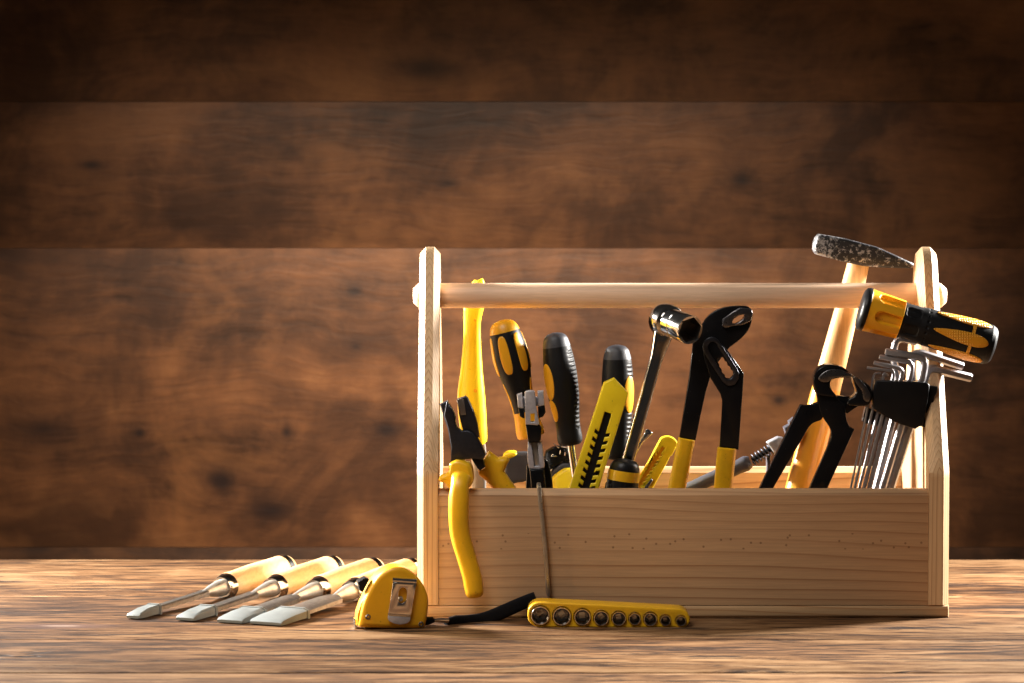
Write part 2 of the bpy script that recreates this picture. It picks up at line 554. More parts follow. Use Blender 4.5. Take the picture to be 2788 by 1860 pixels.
def make_table():
    t = NT('weathered_table_wood'); v = t.coords(5.0)
    base = t.new('ShaderNodeTexCoord').outputs['Object']
    warp = t.noise(t.scaled(v, (5, 16, 1)), 1.0, 2, 0.5)
    cb = t.new('ShaderNodeCombineXYZ'); t.link(t.math('MULTIPLY', warp, 0.022), cb.inputs[1])
    ad = t.new('ShaderNodeVectorMath', operation='ADD'); t.link(v, ad.inputs[0]); t.link(cb.outputs[0], ad.inputs[1])
    w = ad.outputs[0]
    big = t.noise(t.scaled(w, (2.6, 9, 1)), 1.0, 3, 0.55)
    mid = t.noise(t.scaled(w, (8.0, 46, 1)), 1.0, 7, 0.68)
    fine = t.noise(t.scaled(w, (26, 170, 1)), 1.0, 6, 0.72)
    s = t.math('ADD', t.math('MULTIPLY', big, 0.42), t.math('ADD', t.math('MULTIPLY', mid, 0.44), t.math('MULTIPLY', fine, 0.44)))
    s = t.math('SUBTRACT', s, 0.115)
    zone = t.ramp(t.noise(t.scaled(v, (3.0, 15, 1)), 1.0, 2), [(0.38, 0.0), (0.52, 1.0)])
    sy = t.new('ShaderNodeSeparateXYZ'); t.link(v, sy.inputs[0])
    rings = t.math('ADD', t.math('MULTIPLY', sy.outputs[1], 62), t.math('MULTIPLY', t.noise(t.scaled(v, (3.6, 8, 1)), 1.0, 4, 0.5), 9))
    fr = t.math('FRACT', rings)
    late = t.ramp(fr, [(0.0, 0.0), (0.45, 0.15), (0.72, 0.8), (0.84, 1.0), (0.90, 0.1), (1.0, 0.0)])
    lz = t.ramp(t.noise(t.scaled(v, (13, 34, 1)), 1.0, 5, 0.65), [(0.40, 0.0), (0.56, 1.0)])
    late = t.math('MULTIPLY', late, lz)
    fr2 = t.math('FRACT', t.math('MULTIPLY', rings, 0.5))
    dash = t.ramp(t.noise(t.scaled(w, (15, 40, 1)), 1.0, 4, 0.65), [(0.48, 0.0), (0.53, 1.0)])
    thin0 = t.math('MULTIPLY', t.ramp(fr2, [(0.40, 0.0), (0.425, 1.0), (0.455, 1.0), (0.48, 0.0)]), dash)
    thin = thin0
    s = t.math('SUBTRACT', s, t.math('MULTIPLY', late, 0.115))
    c = t.ramp(s, [(0.39, (0.018, 0.008, 0.004)), (0.455, (0.056, 0.025, 0.010)), (0.53, (0.130, 0.064, 0.026)), (0.63, (0.240, 0.140, 0.068))])
    gaps = t.ramp(t.noise(t.scaled(w, (9, 66, 1)), 1.0, 6, 0.66), [(0.385, 1.0), (0.43, 0.0)])
    ck = t.math('MAXIMUM', t.math('MULTIPLY', thin, t.math('ADD', t.math('MULTIPLY', zone, 0.70), 0.3)), t.math('MULTIPLY', gaps, zone))
    c = t.mix(t.math('MULTIPLY', ck, 0.92), c, (0.014, 0.007, 0.005))
    # one pale filled knot
    sep = t.new('ShaderNodeSeparateXYZ'); t.link(base, sep.inputs[0])
    k = G(165, 1705, 0)
    dx = t.math('DIVIDE', t.math('SUBTRACT', sep.outputs[0], k.x), 0.052)
    dy = t.math('DIVIDE', t.math('ADD', t.math('SUBTRACT', sep.outputs[1], k.y), t.math('MULTIPLY', t.math('SUBTRACT', mid, 0.5), 0.012)), 0.017)
    dd = t.math('SQRT', t.math('ADD', t.math('MULTIPLY', dx, dx), t.math('MULTIPLY', dy, dy)))
    c = t.mix(t.ramp(dd, [(0.25, 0.75), (1.0, 0.0)]), c, (0.10, 0.055, 0.045))
    c = t.mix(t.ramp(dd, [(0.18, 0.5), (0.34, 0.0)]), c, (0.30, 0.225, 0.18))
    h = t.math('SUBTRACT', t.math('ADD', t.math('MULTIPLY', mid, 0.7), t.math('MULTIPLY', fine, 0.7)), t.math('MULTIPLY', ck, 1.2))
    t.bump(h, 0.6, 0.0010)
    r = t.math('ADD', 0.42, t.math('MULTIPLY', fine, 0.30))
    return t.done(c, r, spec=0.16)
M['table'] = make_table()

def make_wall():
    t = NT('dark_stained_wall_wood'); v = t.coords(4.0)
    base = t.new('ShaderNodeTexCoord').outputs['Object']
    tone = t.new('ShaderNodeObjectInfo').outputs['Random']
    sp = t.new('ShaderNodeSeparateXYZ'); t.link(base, sp.inputs[0])
    warp = t.noise(t.scaled(v, (6, 1, 10)), 1.0, 3, 0.55)
    wob = t.math('MULTIPLY', t.math('SUBTRACT', warp, 0.5), 2.2)
    dark, field = None, None
    for x, y, r, sx in ((966, 792, 13, 1.5), (969, 943, 13, 1.3), (600, 1312, 26, 1.2), (780, 1178, 14, 0.8), (1220, 500, 16, 2.2), (1054, 1171, 15, 1.6), (2020, 490, 22, 1.0), (120, 1170, 48, 2.0), (380, 1180, 12, 1.2), (2120, 1090, 15, 1.3), (250, 450, 13, 2.4), (1160, 190, 40, 2.4), (740, 1390, 26, 1.8)):
        k = P(x, y, 1.0); R_ = r * px(1.0)
        dx = t.math('DIVIDE', t.math('SUBTRACT', sp.outputs[0], k.x), R_ * sx)
        dz = t.math('DIVIDE', t.math('SUBTRACT', sp.outputs[2], k.z), R_)
        d2 = t.math('ADD', t.math('MULTIPLY', dx, dx), t.math('MULTIPLY', dz, dz))
        dd = t.math('ADD', t.math('SQRT', d2), wob)
        m = t.math('DIVIDE', 0.95, t.math('ADD', 1.0, t.math('POWER', t.math('MAXIMUM', dd, 0.0), 2.4)))
        b_ = t.math('DIVIDE', 3.2, t.math('ADD', 1.0, t.math('MULTIPLY', d2, 0.22)))
        dark = m if dark is None else t.math('MAXIMUM', dark, m)
        field = b_ if field is None else t.math('ADD', field, b_)
    cb = t.new('ShaderNodeCombineXYZ'); t.link(t.math('MULTIPLY', warp, 0.05), cb.inputs[2])
    ad = t.new('ShaderNodeVectorMath', operation='ADD'); t.link(v, ad.inputs[0]); t.link(cb.outputs[0], ad.inputs[1])
    w = ad.outputs[0]
    big = t.noise(t.scaled(w, (3.0, 1, 9)), 1.0, 4, 0.60)
    mid = t.noise(t.scaled(w, (14, 1, 110)), 1.0, 5, 0.65)
    flame = t.noise(t.scaled(v, (38, 1, 30)), 1.0, 3, 0.6)
    gr = t.math('FRACT', t.math('ADD', t.math('ADD', t.math('MULTIPLY', sp.outputs[2], 75), t.math('MULTIPLY', warp, 7)), field))
    line = t.ramp(gr, [(0.0, 0.0), (0.7, 0.5), (0.9, 1.0), (1.0, 0.0)])
    s = t.math('ADD', t.math('MULTIPLY', big, 0.62), t.math('ADD', t.math('MULTIPLY', mid, 0.18), t.math('MULTIPLY', flame, 0.22)))
    s = t.math('SUBTRACT', s, t.math('MULTIPLY', line, 0.022))
    s = t.math('ADD', s, t.math('MULTIPLY', t.math('SUBTRACT', tone, 0.5), 0.015))
    c = t.ramp(s, [(0.36, (0.036, 0.018, 0.011)), (0.44, (0.085, 0.040, 0.021)), (0.53, (0.145, 0.066, 0.031)), (0.68, (0.25, 0.122, 0.054))])
    bl = t.noise(t.scaled(v, (7, 1, 8)), 1.0, 4, 0.62, 0.6)
    c = t.mix(t.ramp(bl, [(0.36, 0.75), (0.52, 0.0)]), c, (0.040, 0.020, 0.013))
    c = t.mix(t.ramp(bl, [(0.54, 0.0), (0.72, 0.55)]), c, (0.27, 0.125, 0.050))
    oc = t.new('ShaderNodeObjectInfo').outputs['Color']
    c = t.mix(1.0, c, oc, 'MULTIPLY')
    c = t.mix(dark, c, (0.020, 0.012, 0.011))
    t.bump(mid, 0.3, 0.002)
    return t.done(c, 0.5, spec=0.3)
M['wall'] = make_wall()

# ================================================================== SETTING
def struct(o):
    o['kind'] = 'structure'; return o

YB = G(1394, 1523, 0).y                         # rear edge of the table
v, f, c_ = plate_mesh([[(-1.5, -0.060), (1.5, -0.060), (1.5, -0.027), (-1.5, -0.027)]], YB + 0.896, 0)
tb = struct(mk('table', [(a, -0.9 + w, b) for a, b, w in v], f, M['table'], None, c_))
seams = [-0.9, -0.55, G(1394, 1831, 0).y, G(1394, 1741, 0).y, 0.125, YB]
for i, (a, b) in enumerate(zip(seams, seams[1:])):
    ga, gb = (0.0022 if i == 2 else 0.0006), (0.0022 if i == 1 else 0.0006)
    box('plank', (-1.5, a + ga, -0.026), (1.5, b - gb, 0.0), M['table'], tb, 0.0022 if i in (1, 2) else 0.0012, loc=(0, 0, 0))

YW = 1.0                                         # wall
wz = [-0.35] + [P(1394, q, YW).z for q in (1490, 676, 277)] + [0.75, 1.0]
wl = struct(box('wall', (-1.5, YW + 0.021, -0.35), (1.5, YW + 0.05, 1.0), M['wall'], None, 0))
offs = [0.0, 0.0, 0.0012, 0.0004, 0.001]
for i, (a, b) in enumerate(zip(wz, wz[1:])):
    pk = box('plank', (-1.5, YW + offs[i], a + 0.0001), (1.5, YW + 0.020, b - 0.0001), M['wall'], wl, 0.0006)
    pk.color = ((0.75, 0.75, 0.75, 1), (1.12, 1.06, 0.98, 1), (0.86, 0.84, 0.83, 1), (0.86, 0.85, 0.85, 1), (0.7, 0.7, 0.7, 1))[i]

# ================================================================== TOOLBOX
T = 0.016
XL, XR = (1134 - CX) * px(0), (2592 - CX) * px(0)
D = 0.19
BZ = 0.0095
ZT = P(1394, 1331, 0.008).z                       # top of the front board
tbx = thing('wooden_toolbox', 'open pale pine toolbox with round dowel handle, full of tools', 'toolbox', ((XL + XR) / 2, D / 2, 0))
XM = (XL + XR) / 2

def tri_box(name, lo, hi, mat, parent, bev, cham_front=0.0, cham_back=0.0):
    """Board along X whose Y/Z section has chamfered top edges."""
    (x0, y0, z0), (x1, y1, z1) = lo, hi
    sec = [(y0, z0), (y1, z0), (y1, z1 - cham_back), (y1 - cham_back, z1), (y0 + cham_front, z1), (y0, z1 - cham_front)]
    v, f, caps = plate_mesh([sec], x1 - x0, bev, 2)
    return mk(name, [(x0 + w, a, b) for a, b, w in v], f, mat, parent, caps, 30)

tri_box('front_board', (XL + T + 0.0002, 0.0006, BZ + 0.0002), (XR - T - 0.0002, 0.0156, ZT), M['pine_front'], tbx, 0.0003, 0.0042, 0.003)
tri_box('back_board', (XL + T + 0.0002, D - 0.0156, BZ + 0.0002), (XR - T - 0.0002, D - 0.0006, ZT), M['pine_back'], tbx, 0.0003, 0.0042, 0.0042)
v, f, caps = plate_mesh([[(XL, 0.0), (XR, 0.0), (XR, BZ), (XL, BZ)]], D, 0.0022, 3)
mk('bottom_board', [(a, w, b) for a, b, w in v], f, M['pine_base'], tbx, caps, 40)

ZS = P(1394, 1287, 0).z                            # where the sides begin to taper
ZTOP = P(1394, 672, D / 2).z
def side_board(x0, outer):
    mid = D / 2
    prof = [(0, BZ + 0.0002, 0), (0, ZS - 0.004, 0), (0, ZS, 0), (0.0050, ZS + 0.010, 1), (0.030, ZS + 0.058, 1), (0.072, ZTOP - 0.030, 1), (0.0785, ZTOP - 0.014, 1), (0.086, ZTOP - 0.004, 1), (mid, ZTOP, 1)]
    prof += [(D - y, z, c) for y, z, c in reversed(prof[:-1])]
    pts = [(y, z) for y, z, c in prof]
    c = 0.0048
    pin = inset(pts, c) if area2(pts) > 0 else inset(pts, -c)
    pin1 = inset(pts, 0.0012) if area2(pts) > 0 else inset(pts, -0.0012)
    n = len(pts); verts = []
    loops = []
    for x, kind in ((x0, 'i'), (x0 + c, 'o'), (x0 + T - c, 'o'), (x0 + T, 'i')):
        st = len(verts); loops.append(st)
        for k in range(n):
            if kind == 'o': q = pts[k]
            elif prof[k][2]: q = pin[k]
            elif abs(x - outer) < 1e-6: q = (pin[k][0], pts[k][1])
            else: q = pts[k]
            verts.append((x, q[0], q[1]))
    faces = []
    for a, b in zip(loops, loops[1:]):
        for k in range(n):
            j = (k + 1) % n
            faces.append((a + k, a + j, b + j, b + k))
    fl = [len(faces), len(faces) + 1]
    faces.append(tuple(range(loops[0], loops[0] + n))); faces.append(tuple(range(loops[3], loops[3] + n)))
    o = mk('side_board', verts, faces, M['pine_side'], tbx, range(len(faces) + 2), 30, loc=(x0 + T / 2 - XM, 0, 0))
    return o
side_board(XL, XL)
side_board(XR - T, XR)
zd = P(1394, 805, D / 2).z
xl, xr = P(1125, 805, D / 2).x, P(2576, 805, D / 2).x
Ld = xr - xl; rd = 0.0099
Lathe((xl, D / 2, zd), (xr, D / 2, zd), [(0, rd * 0.55), (0.0006, rd * 0.60), (0.010, rd * 0.97), (0.012, rd), (0.988, rd), (0.990, rd * 0.97), (0.9994, rd * 0.6), (1, rd * 0.55)]).build('handle', M['dowel'], tbx, 48)

# ================================================================== CHISELS
def chisel(tip, capend, bol, fer, end, width, label):
    q = K1([tip, capend, bol, fer, end])
    A = G(*q[0], 0.0032); E = G(*q[4], 0.0118)
    d = E - A; L = d.length; dn = d.normalized()
    fr = []
    for s in q:
        # nearest position on the axis for a photo point
        c = Vector((0, CAMY, CAMZ)); r = ray(*s).normalized()
        w = A - c; b = dn.dot(r)
        fr.append((b * r.dot(w) - dn.dot(w)) / (1 - b * b) / L)
    root = thing('wood_chisel', label, 'chisel', (A.x, A.y, 0), 'row of capped wood chisels')
    up = Vector((0, 0, 1)); side = dn.cross(up).normalized(); nrm = side.cross(dn)
    def slab(name, stations, mat):
        verts, faces = [], []
        for t, hw, hh, dz, ch in stations:
            c = A + d * t + nrm * dz
            for a, b in ((-1, -1), (1, -1), (1, 1 - ch), (1 - ch * 0.6, 1), (-1 + ch * 0.6, 1), (-1, 1 - ch)):
                verts.append(c + side * (hw * a) + nrm * (hh * b))
        n = 6
        for i in range(len(stations) - 1):
            for k in range(n):
                j = (k + 1) % n
                faces.append((i * n + k, i * n + j, (i + 1) * n + j, (i + 1) * n + k))
        faces.append(tuple(range(n))); faces.append(tuple((len(stations) - 1) * n + k for k in range(n)))
        return mk(name, verts, faces, mat, root, range(len(faces)), 25)
    hw = width / 2
    t1, t2, t3, t4 = fr[1], fr[2], fr[3], 1.0
    slab('blade', [(t1 * 0.5, hw * 0.96, 0.0016, 0, 0.5), (t2 - 0.03, hw * 0.93, 0.0021, 0, 0.5), (t2 + 0.002, min(hw, 0.0052), 0.0026, 0, 0.5)], M['blade_steel'])
    g = 0.0016
    slab('blade_guard', [(0.0, hw + g * 0.8, 0.0010, -0.0012, 0.3), (0.012, hw + g, 0.0020, -0.0006, 0.3), (t1 * 0.45, hw + g, 0.0031, 0.0002, 0.45), (t1 * 0.93, hw + g, 0.0034, 0.0002, 0.45)], M['guard_grey'])
    slab('guard_lip', [(t1 * 0.925, hw + g + 0.0006, 0.0041, 0.0, 0.4), (t1 * 1.0, hw + g + 0.0006, 0.0041, 0.0, 0.4)], M['guard_grey'])
    e = t3
    Lathe(A, E, [(t2 - 0.012, 0.0024), (t2 + 0.02, 0.0036), (t2 + (e - t2) * 0.55, 0.0052), (e - 0.006, 0.0066), (e + 0.012, 0.0068)]).build('bolster', M['steel'], root, 32)
    Lathe(A, E, [(e + 0.010, 0.0070), (e + 0.010, 0.0086), (e - 0.001, 0.0088), (e - 0.002, 0.0096), (e + 0.002, 0.0103), (e + 0.048, 0.0106), (e + 0.052, 0.0102)]).build('ferrule', M['chrome'], root, 40)
    Lathe(A, E, [(e + 0.050, 0.0100), (e + 0.056, 0.0108), (e + 0.10, 0.0107), (e + (1 - e) * 0.5, 0.0116), (0.955, 0.0114), (0.958, 0.0108)]).build('handle', M['chisel_wood'], root, 40)
    Lathe(A, E, [(0.956, 0.0108), (0.956, 0.0117), (0.986, 0.0118), (0.988, 0.0108)]).build('end_ring', M['chrome'], root, 40)
    Lathe(A, E, [(0.986, 0.0106), (1.005, 0.0104), (1.018, 0.0088), (1.024, 0.0050)]).build('end_cap', M['chisel_wood'], root, 32)
chisel((130, 622), (322, 562), (755, 437), (885, 395), (1450, 212), 0.0085, 'narrowest chisel, leftmost of the row, with pale grey tip guard')
chisel((580, 640), (788, 585), (1175, 460), (1318, 400), (1862, 215), 0.0125, 'second chisel from the left end of the row, with grey guard')
chisel((968, 660), (1184, 605), (1535, 492), (1690, 425), (2215, 232), 0.0185, 'third chisel from the left, its handle end beside the tape measure')
chisel((1278, 676), (1535, 626), (1885, 500), (2005, 445), (2545, 236), 0.0240, 'widest chisel, rightmost, its handle hidden behind the tape measure')

# ================================================================== TAPE MEASURE
tp = Plane(*K2([(1400, 1285)])[0], -0.058, yaw=9)
tape = thing('tape_measure', 'yellow tape measure with steel belt clip and black wrist strap', 'tape measure', (tp.pt(*K2([(900, 1290)])[0], 0.012).x, tp.pt(*K2([(900, 1290)])[0], 0.012).y, 0))
body = crom([(372, 1050), (420, 850), (480, 705), (560, 560), (650, 430), (760, 335), (880, 275), (1000, 265), (1120, 295), (1240, 370), (1340, 465), (1420, 585), (1470, 700), (1492, 830), (1484, 1000), (1465, 1130), (1438, 1230), (1395, 1280)], 3) + [(1100, 1284), (700, 1278), (400, 1265), (362, 1256), (345, 1230)]
TD = 0.0255
plate('case', tp, K2(body), TD, M['tape_yellow'], tape, w0=0, bev=0.0036, seg=5)
sd = [(x * 1.0, y) for x, y in body]
plate('rear_bumper', tp, K2([(385, 1040), (430, 860), (485, 725), (470, 730), (395, 870), (335, 1050), (322, 1240), (352, 1240)]), TD - 0.009, M['tape_yellow'], tape, w0=0.0045, bev=0.0006)
# belt clip
clip_o = [(896, 505), (1278, 535), (1195, 1042), (818, 1016)]
slot = crom([(1060, 592), (1120, 630), (1122, 720), (1105, 800), (1050, 850), (990, 820), (985, 730), (1000, 640)], 4, True)
cl = plate('belt_clip', tp, [K2(clip_o), K2(slot)], 0.0009, M['chrome'], tape, w0=-0.0030, bev=0.0002)
a, b = tp.pt(*K2([(893, 474)])[0], -0.0012), tp.pt(*K2([(1283, 502)])[0], -0.0012)
Lathe(a, b, [(0, 0.0016), (0, 0.0019), (1, 0.0019), (1, 0.0016)]).build('clip_roll', M['chrome'], cl, 24)
lip = [(818, 1062), (1000, 1075), (1188, 1085), (1182, 1140), (1130, 1185), (1020, 1208), (920, 1190), (840, 1150), (815, 1110)]
plate('clip_lip', tp, K2(lip), 0.0012, M['zinc'], cl, w0=-0.0020, bev=0.0004)
plate('clip_bend', tp, K2([(818, 1016), (1195, 1042), (1188, 1085), (818, 1062)]), 0.0010, M['ratchet_chrome'], cl, w0=-0.0010, bev=0.0002)
def screw(pl, xy, r, w, parent, name='screw', mat='steel'):
    c = pl.pt(*xy, w); n = pl.n
    ringloft(name, c, n, [('c', r * 0.15, 0.0010), ('s', r * 0.50, 0.0010), ('s', r * 0.55, 0.0), ('c', r * 0.75, -0.0002), ('c', r, 0.0004), ('c', r, 0.0030), ('c', r * 0.15, 0.0030)], M[mat], parent, 24)
screw(tp, K2([(1028, 785)])[0], 0.0019, -0.0010, tape)
screw(tp, K2([(495, 1085)])[0], 0.0021, -0.0004, tape, mat='gun_steel')
screw(tp, K2([(1368, 1205)])[0], 0.0021, -0.0004, tape, mat='gun_steel')
lk = plate('lock_button', tp, K2([(345, 525), (465, 455), (535, 485), (425, 700), (372, 670)]), 0.012, M['black'], tape, w0=0.006, bev=0.0006)
for k in range(3):
    x0, y0 = 362 + k * 38, 518 - k * 22
    plate('ridge', tp, K2([(x0, y0), (x0 + 16, y0 - 9), (x0 + 22, y0 + 6), (x0 + 6, y0 + 16)]), 0.0122, M['grey_plastic'], lk, w0=0.0059, bev=0.0002)
hk = plate('tape_hook', tp, K2([(283, 1130), (322, 1150), (342, 1250), (330, 1328), (292, 1318)]), 0.010, M['chrome'], tape, w0=0.008, bev=0.0003)
# strap
q0 = tp.pt(*K2([(1420, 1210)])[0], 0.010); q1 = tp.pt(*K2([(1600, 1170)])[0], 0.012)
sweep('strap_loop', [q0, q0.lerp(q1, 0.4), q1], [(0.003, 0.0022), (0.0032, 0.0028), (0.003, 0.0022)], M['webbing'], tape, 16)
q2 = P(*K2([(1800, 1135)])[0], -0.038)
sweep('strap_crimp', [q1, q1.lerp(q2, 0.5), q2], [(0.0022, 0.0016), (0.0024, 0.0021), (0.0024, 0.0019)], M['chrome'], tape, 16, power=4)
sp_px = K3(crom([(225, 400), (300, 402), (400, 400), (540, 380), (700, 315), (850, 248), (962, 203)], 5))
path = []
for i, s in enumerate(sp_px):
    t = i / (len(sp_px) - 1)
    path.append(P(*s, -0.038 + 0.034 * min(1, t * 1.15)))
rr = []
for i in range(len(path)):
    t = i / (len(path) - 1)
    rr.append((0.0020, 0.0024 + 0.0022 * min(1, t * 6) + 0.0007 * sin(t * 3)))
sweep('strap', path, rr, M['webbing'], tape, 20, power=3.2)

# ================================================================== SOCKET RAIL
YR = -0.050
rp = Plane(*K3([(1500, 448)])[0], YR)
rail_out = crom([(893, 345), (905, 290), (950, 250), (1010, 240)], 4) + [(1500, 262)] + crom([(2070, 293), (2110, 295), (2160, 301), (2198, 321), (2219, 352), (2226, 385), (2215, 418), (2190, 441), (2150, 450)], 4) + [(1500, 452)] + crom([(1050, 449), (1000, 447), (950, 436), (915, 412), (897, 380)], 4)
socks = [(998, 350, 80), (1175, 357, 78), (1343, 363, 70), (1498, 372, 63), (1642, 375, 60), (1773, 378, 50), (1900, 380, 57), (2025, 390, 45), (2153, 395, 43)]
base = rp.pt(*K3([(1500, 450)])[0], 0.012)
rail = thing('socket_rail', 'yellow plastic rail holding nine chrome sockets before the toolbox', 'socket rail', (base.x, base.y, 0))
holes = []
for x, y, r in socks:
    holes.append([(x + (r + 3) * cos(2 * pi * k / 28), y + (r + 3) * sin(2 * pi * k / 28)) for k in range(28)])
plate('rail_body', rp, [K3(rail_out)] + [K3(h) for h in holes], 0.024, M['yellow'], rail, w0=0.0, bev=0.0011, seg=3)
slab_ = ['largest chrome socket, at the left end of the yellow rail', 'second chrome socket from the left end of the yellow rail', 'third chrome socket from the left end of the yellow rail',
         'fourth chrome socket from the left end of the yellow rail', 'middle chrome socket, fifth on the yellow rail', 'sixth chrome socket from the left, smaller than both neighbours',
         'seventh chrome socket from the left, larger than both neighbours', 'second smallest chrome socket, next to the right end of the rail', 'smallest chrome socket, at the right end of the yellow rail']
for (x, y, r), lab in zip(socks, slab_):
    R = r / 3.0141 * px(YR)
    c = rp.pt(*K3([(x, y)])[0], 0)
    a0 = random.uniform(0, 1)
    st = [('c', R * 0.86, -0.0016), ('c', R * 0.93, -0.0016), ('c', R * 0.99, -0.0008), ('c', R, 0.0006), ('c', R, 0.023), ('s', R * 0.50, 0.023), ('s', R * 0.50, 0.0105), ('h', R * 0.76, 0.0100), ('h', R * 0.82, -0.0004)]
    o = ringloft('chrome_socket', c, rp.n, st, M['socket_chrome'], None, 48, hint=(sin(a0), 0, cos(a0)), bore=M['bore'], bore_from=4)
    o.data.transform(__import__('mathutils').Matrix.Translation(-c)); o.location = c
    tag(o, lab, 'socket', 'sockets on the yellow rail')

# ================================================================== TOOLS IN THE BOX
FLOORZ = BZ + 0.003
def base_of(p):
    return (p[0], p[1], FLOORZ - 0.003)
def down_to(p_top, p_low, z):
    """Continue the line p_top -> p_low until height z."""
    d = p_low - p_top
    return p_top + d * ((z - p_top.z) / d.z)

# ---- tall yellow handle at the left
Y = 0.128
S = [(1304, 762, 10), (1304, 766, 15), (1300, 790, 24), (1290, 835, 27.5), (1286, 870, 24), (1285.5, 915, 23.5), (1284, 1000, 29.5), (1283, 1082, 38), (1289, 1165, 37), (1296, 1205, 31), (1300, 1216, 25)]
S = crom(S, 4)
pa = [P(x, y, Y) for x, y, r in S]
low = down_to(pa[0], P(1304, 1240, Y), FLOORZ)
th = thing('yellow_handled_tool', 'long plain yellow plastic handle standing behind the black jawed pliers', 'tool handle', base_of(low))
sweep('handle', pa, [(min(r * px(Y) * 0.72, 0.0075), r * px(Y)) for x, y, r in S], M['lemon'], th, 28, power=2.3)
sweep('shank', [P(1300, 1212, Y), P(1304, 1240, Y), low], [(0.002, 0.0065), (0.002, 0.0060), (0.002, 0.0050)], M['steel'], th, 16, power=4)
for x, y, r in ((1293, 872, 3.2), (1294, 1064, 5.0)):
    c = P(x, y, Y - 0.0070)
    ringloft('hole', c, (0, 1, 0), [('c', r * px(Y), -0.0004), ('c', r * px(Y), 0.002), ('c', r * px(Y) * 0.2, 0.002), ('c', r * px(Y) * 0.2, -0.0004)], M['amber'], th, 20)

# ---- yellow and black screwdriver
def driver_base(L):
    low = down_to(L.p0, L.p1, FLOORZ)
    return low
Y = 0.088; s = px(Y)
prof = [(0, 8), (0.012, 22), (0.035, 32), (0.08, 39), (0.16, 44), (0.30, 48.5), (0.40, 47), (0.50, 41), (0.62, 34), (0.75, 31), (0.86, 34), (0.94, 37.5), (0.985, 37), (1.0, 33)]
L1 = Lathe(P(1366, 872, Y), P(1447, 1190, Y), [(t, r * s) for t, r in prof], True)
low = driver_base(L1)
sd1 = thing('screwdriver', 'thick screwdriver with yellow cap and long yellow inlays in black grip', 'screwdriver', base_of(low), 'screwdrivers standing in the toolbox')
L1.build('grip', M['rubber'], sd1, 48, 0.085, 0.80)
L1.build('cap', M['amber'], sd1, 48, 0, 0.10, dr=0.0002)
L1.build('collar', M['amber'], sd1, 48, 0.78, 1.0, dr=0.0002)
for k in range(6):
    L1.patch('grip_inlay', M['amber'], sd1, 0.285, radians(-18 + 60 * k), 0.165, 0.30, 0.0006, 3.2)
for k in (-1, 1):
    L1.patch('waist_stripe', M['amber'], sd1, 0.66, radians(75 * k - 5), 0.15, 0.22, 0.0004, 2.5)
sweep('shaft', [L1.p1, low], 0.0032, M['steel'], sd1, 20)

# ---- black screwdriver with yellow ovals, in the middle
Y = 0.085; s = px(Y)
prof = [(0, 6), (0.012, 20), (0.035, 29), (0.07, 34), (0.14, 38.5), (0.28, 43.5), (0.42, 44.5), (0.58, 42), (0.72, 36), (0.83, 33), (0.93, 34.5), (0.975, 33), (1.0, 27)]
def ridged(t, th, r):
    if 0.16 < t < 0.86:
        a = max(0.0, 1 - abs(th - radians(62)) / 0.42)
        r -= 0.0006 * min(1, a * 2.5) * (0.5 + 0.5 * sin(t * 2 * pi * 26))
    return r
def mids(p0, p1, Yd, prof, label, ovals, cap_t):
    L = Lathe(P(*p0, Yd), P(*p1, Yd), [(t, r * px(Yd)) for t, r in prof], True, ridged)
    low = driver_base(L)
    r = thing('screwdriver', label, 'screwdriver', base_of(low), 'screwdrivers standing in the toolbox')
    L.build('grip', M['rubber'], r, 72, cap_t, 1.0, dense=150)
    L.rfun = None
    L.build('cap', M['dark_grey'], r, 48, 0, cap_t, dr=0.0001)
    for a, t, at, ath in ovals:
        L.patch('grip_inlay', M['amber'], r, t, radians(a), at, ath, 0.0005, 2.2)
    sweep('shaft', [L.p1, low], 0.0029, M['chrome'], r, 20)
mids((1510, 906), (1554, 1211), Y, prof, 'black screwdriver with grey cap and ribbed edge between yellow inlaid one and box knife', [(-58, 0.42, 0.165, 0.50), (-62, 0.68, 0.10, 0.42)], 0.125)
prof3 = [(0, 6), (0.012, 20), (0.035, 29), (0.07, 34), (0.14, 39), (0.28, 42.5), (0.42, 43.5), (0.58, 40), (0.72, 35), (0.83, 33), (0.93, 34.5), (0.975, 33), (1.0, 27)]
mids((1680, 939), (1684, 1250), 0.080, prof3, 'black screwdriver standing upright right behind the large yellow box knife', [(52, 0.43, 0.165, 0.50)], 0.125)

# ---- handle with a thin yellow ring
Y = 0.037; s = px(Y)
prof = [(0, 8), (0.01, 22), (0.03, 33), (0.07, 40), (0.13, 43), (0.24, 44), (0.33, 44), (0.6, 42), (0.85, 36), (1.0, 30)]
top = P(*Z10([(505, 858)])[0], Y); rg = P(*Z10([(455, 1212)])[0], Y)
low = down_to(top, rg, FLOORZ + 0.02)
def ribs(t, th, r):
    return r - (0.0012 * (0.5 + 0.5 * sin(t * 90)) if t > 0.58 else 0)
L4 = Lathe(top, low, [(t, r * s) for t, r in prof], True)
sd4 = thing('screwdriver', 'short black screwdriver handle with thin yellow ring leaning at the front board', 'screwdriver', base_of(low), 'screwdrivers standing in the toolbox')
tr = (rg - top).length / L4.L
L4.build('cap', M['black'], sd4, 48, 0, tr - 0.02)
L4.build('ring', M['yellow'], sd4, 48, tr - 0.045, tr + 0.045, dr=0.0003)
L4.rfun = ribs
L4.build('grip', M['black'], sd4, 48, tr + 0.04, 1.0, dense=90)
L4.rfun = None
for k in range(6):
    L4.patch('grip_flat', M['black_gloss'], sd4, tr + 0.17, radians(60 * k + 12), 0.09, 0.12, 0.0009, 3)
sweep('shaft', [L4.p1, down_to(top, rg, FLOORZ)], 0.003, M['steel'], sd4, 16)

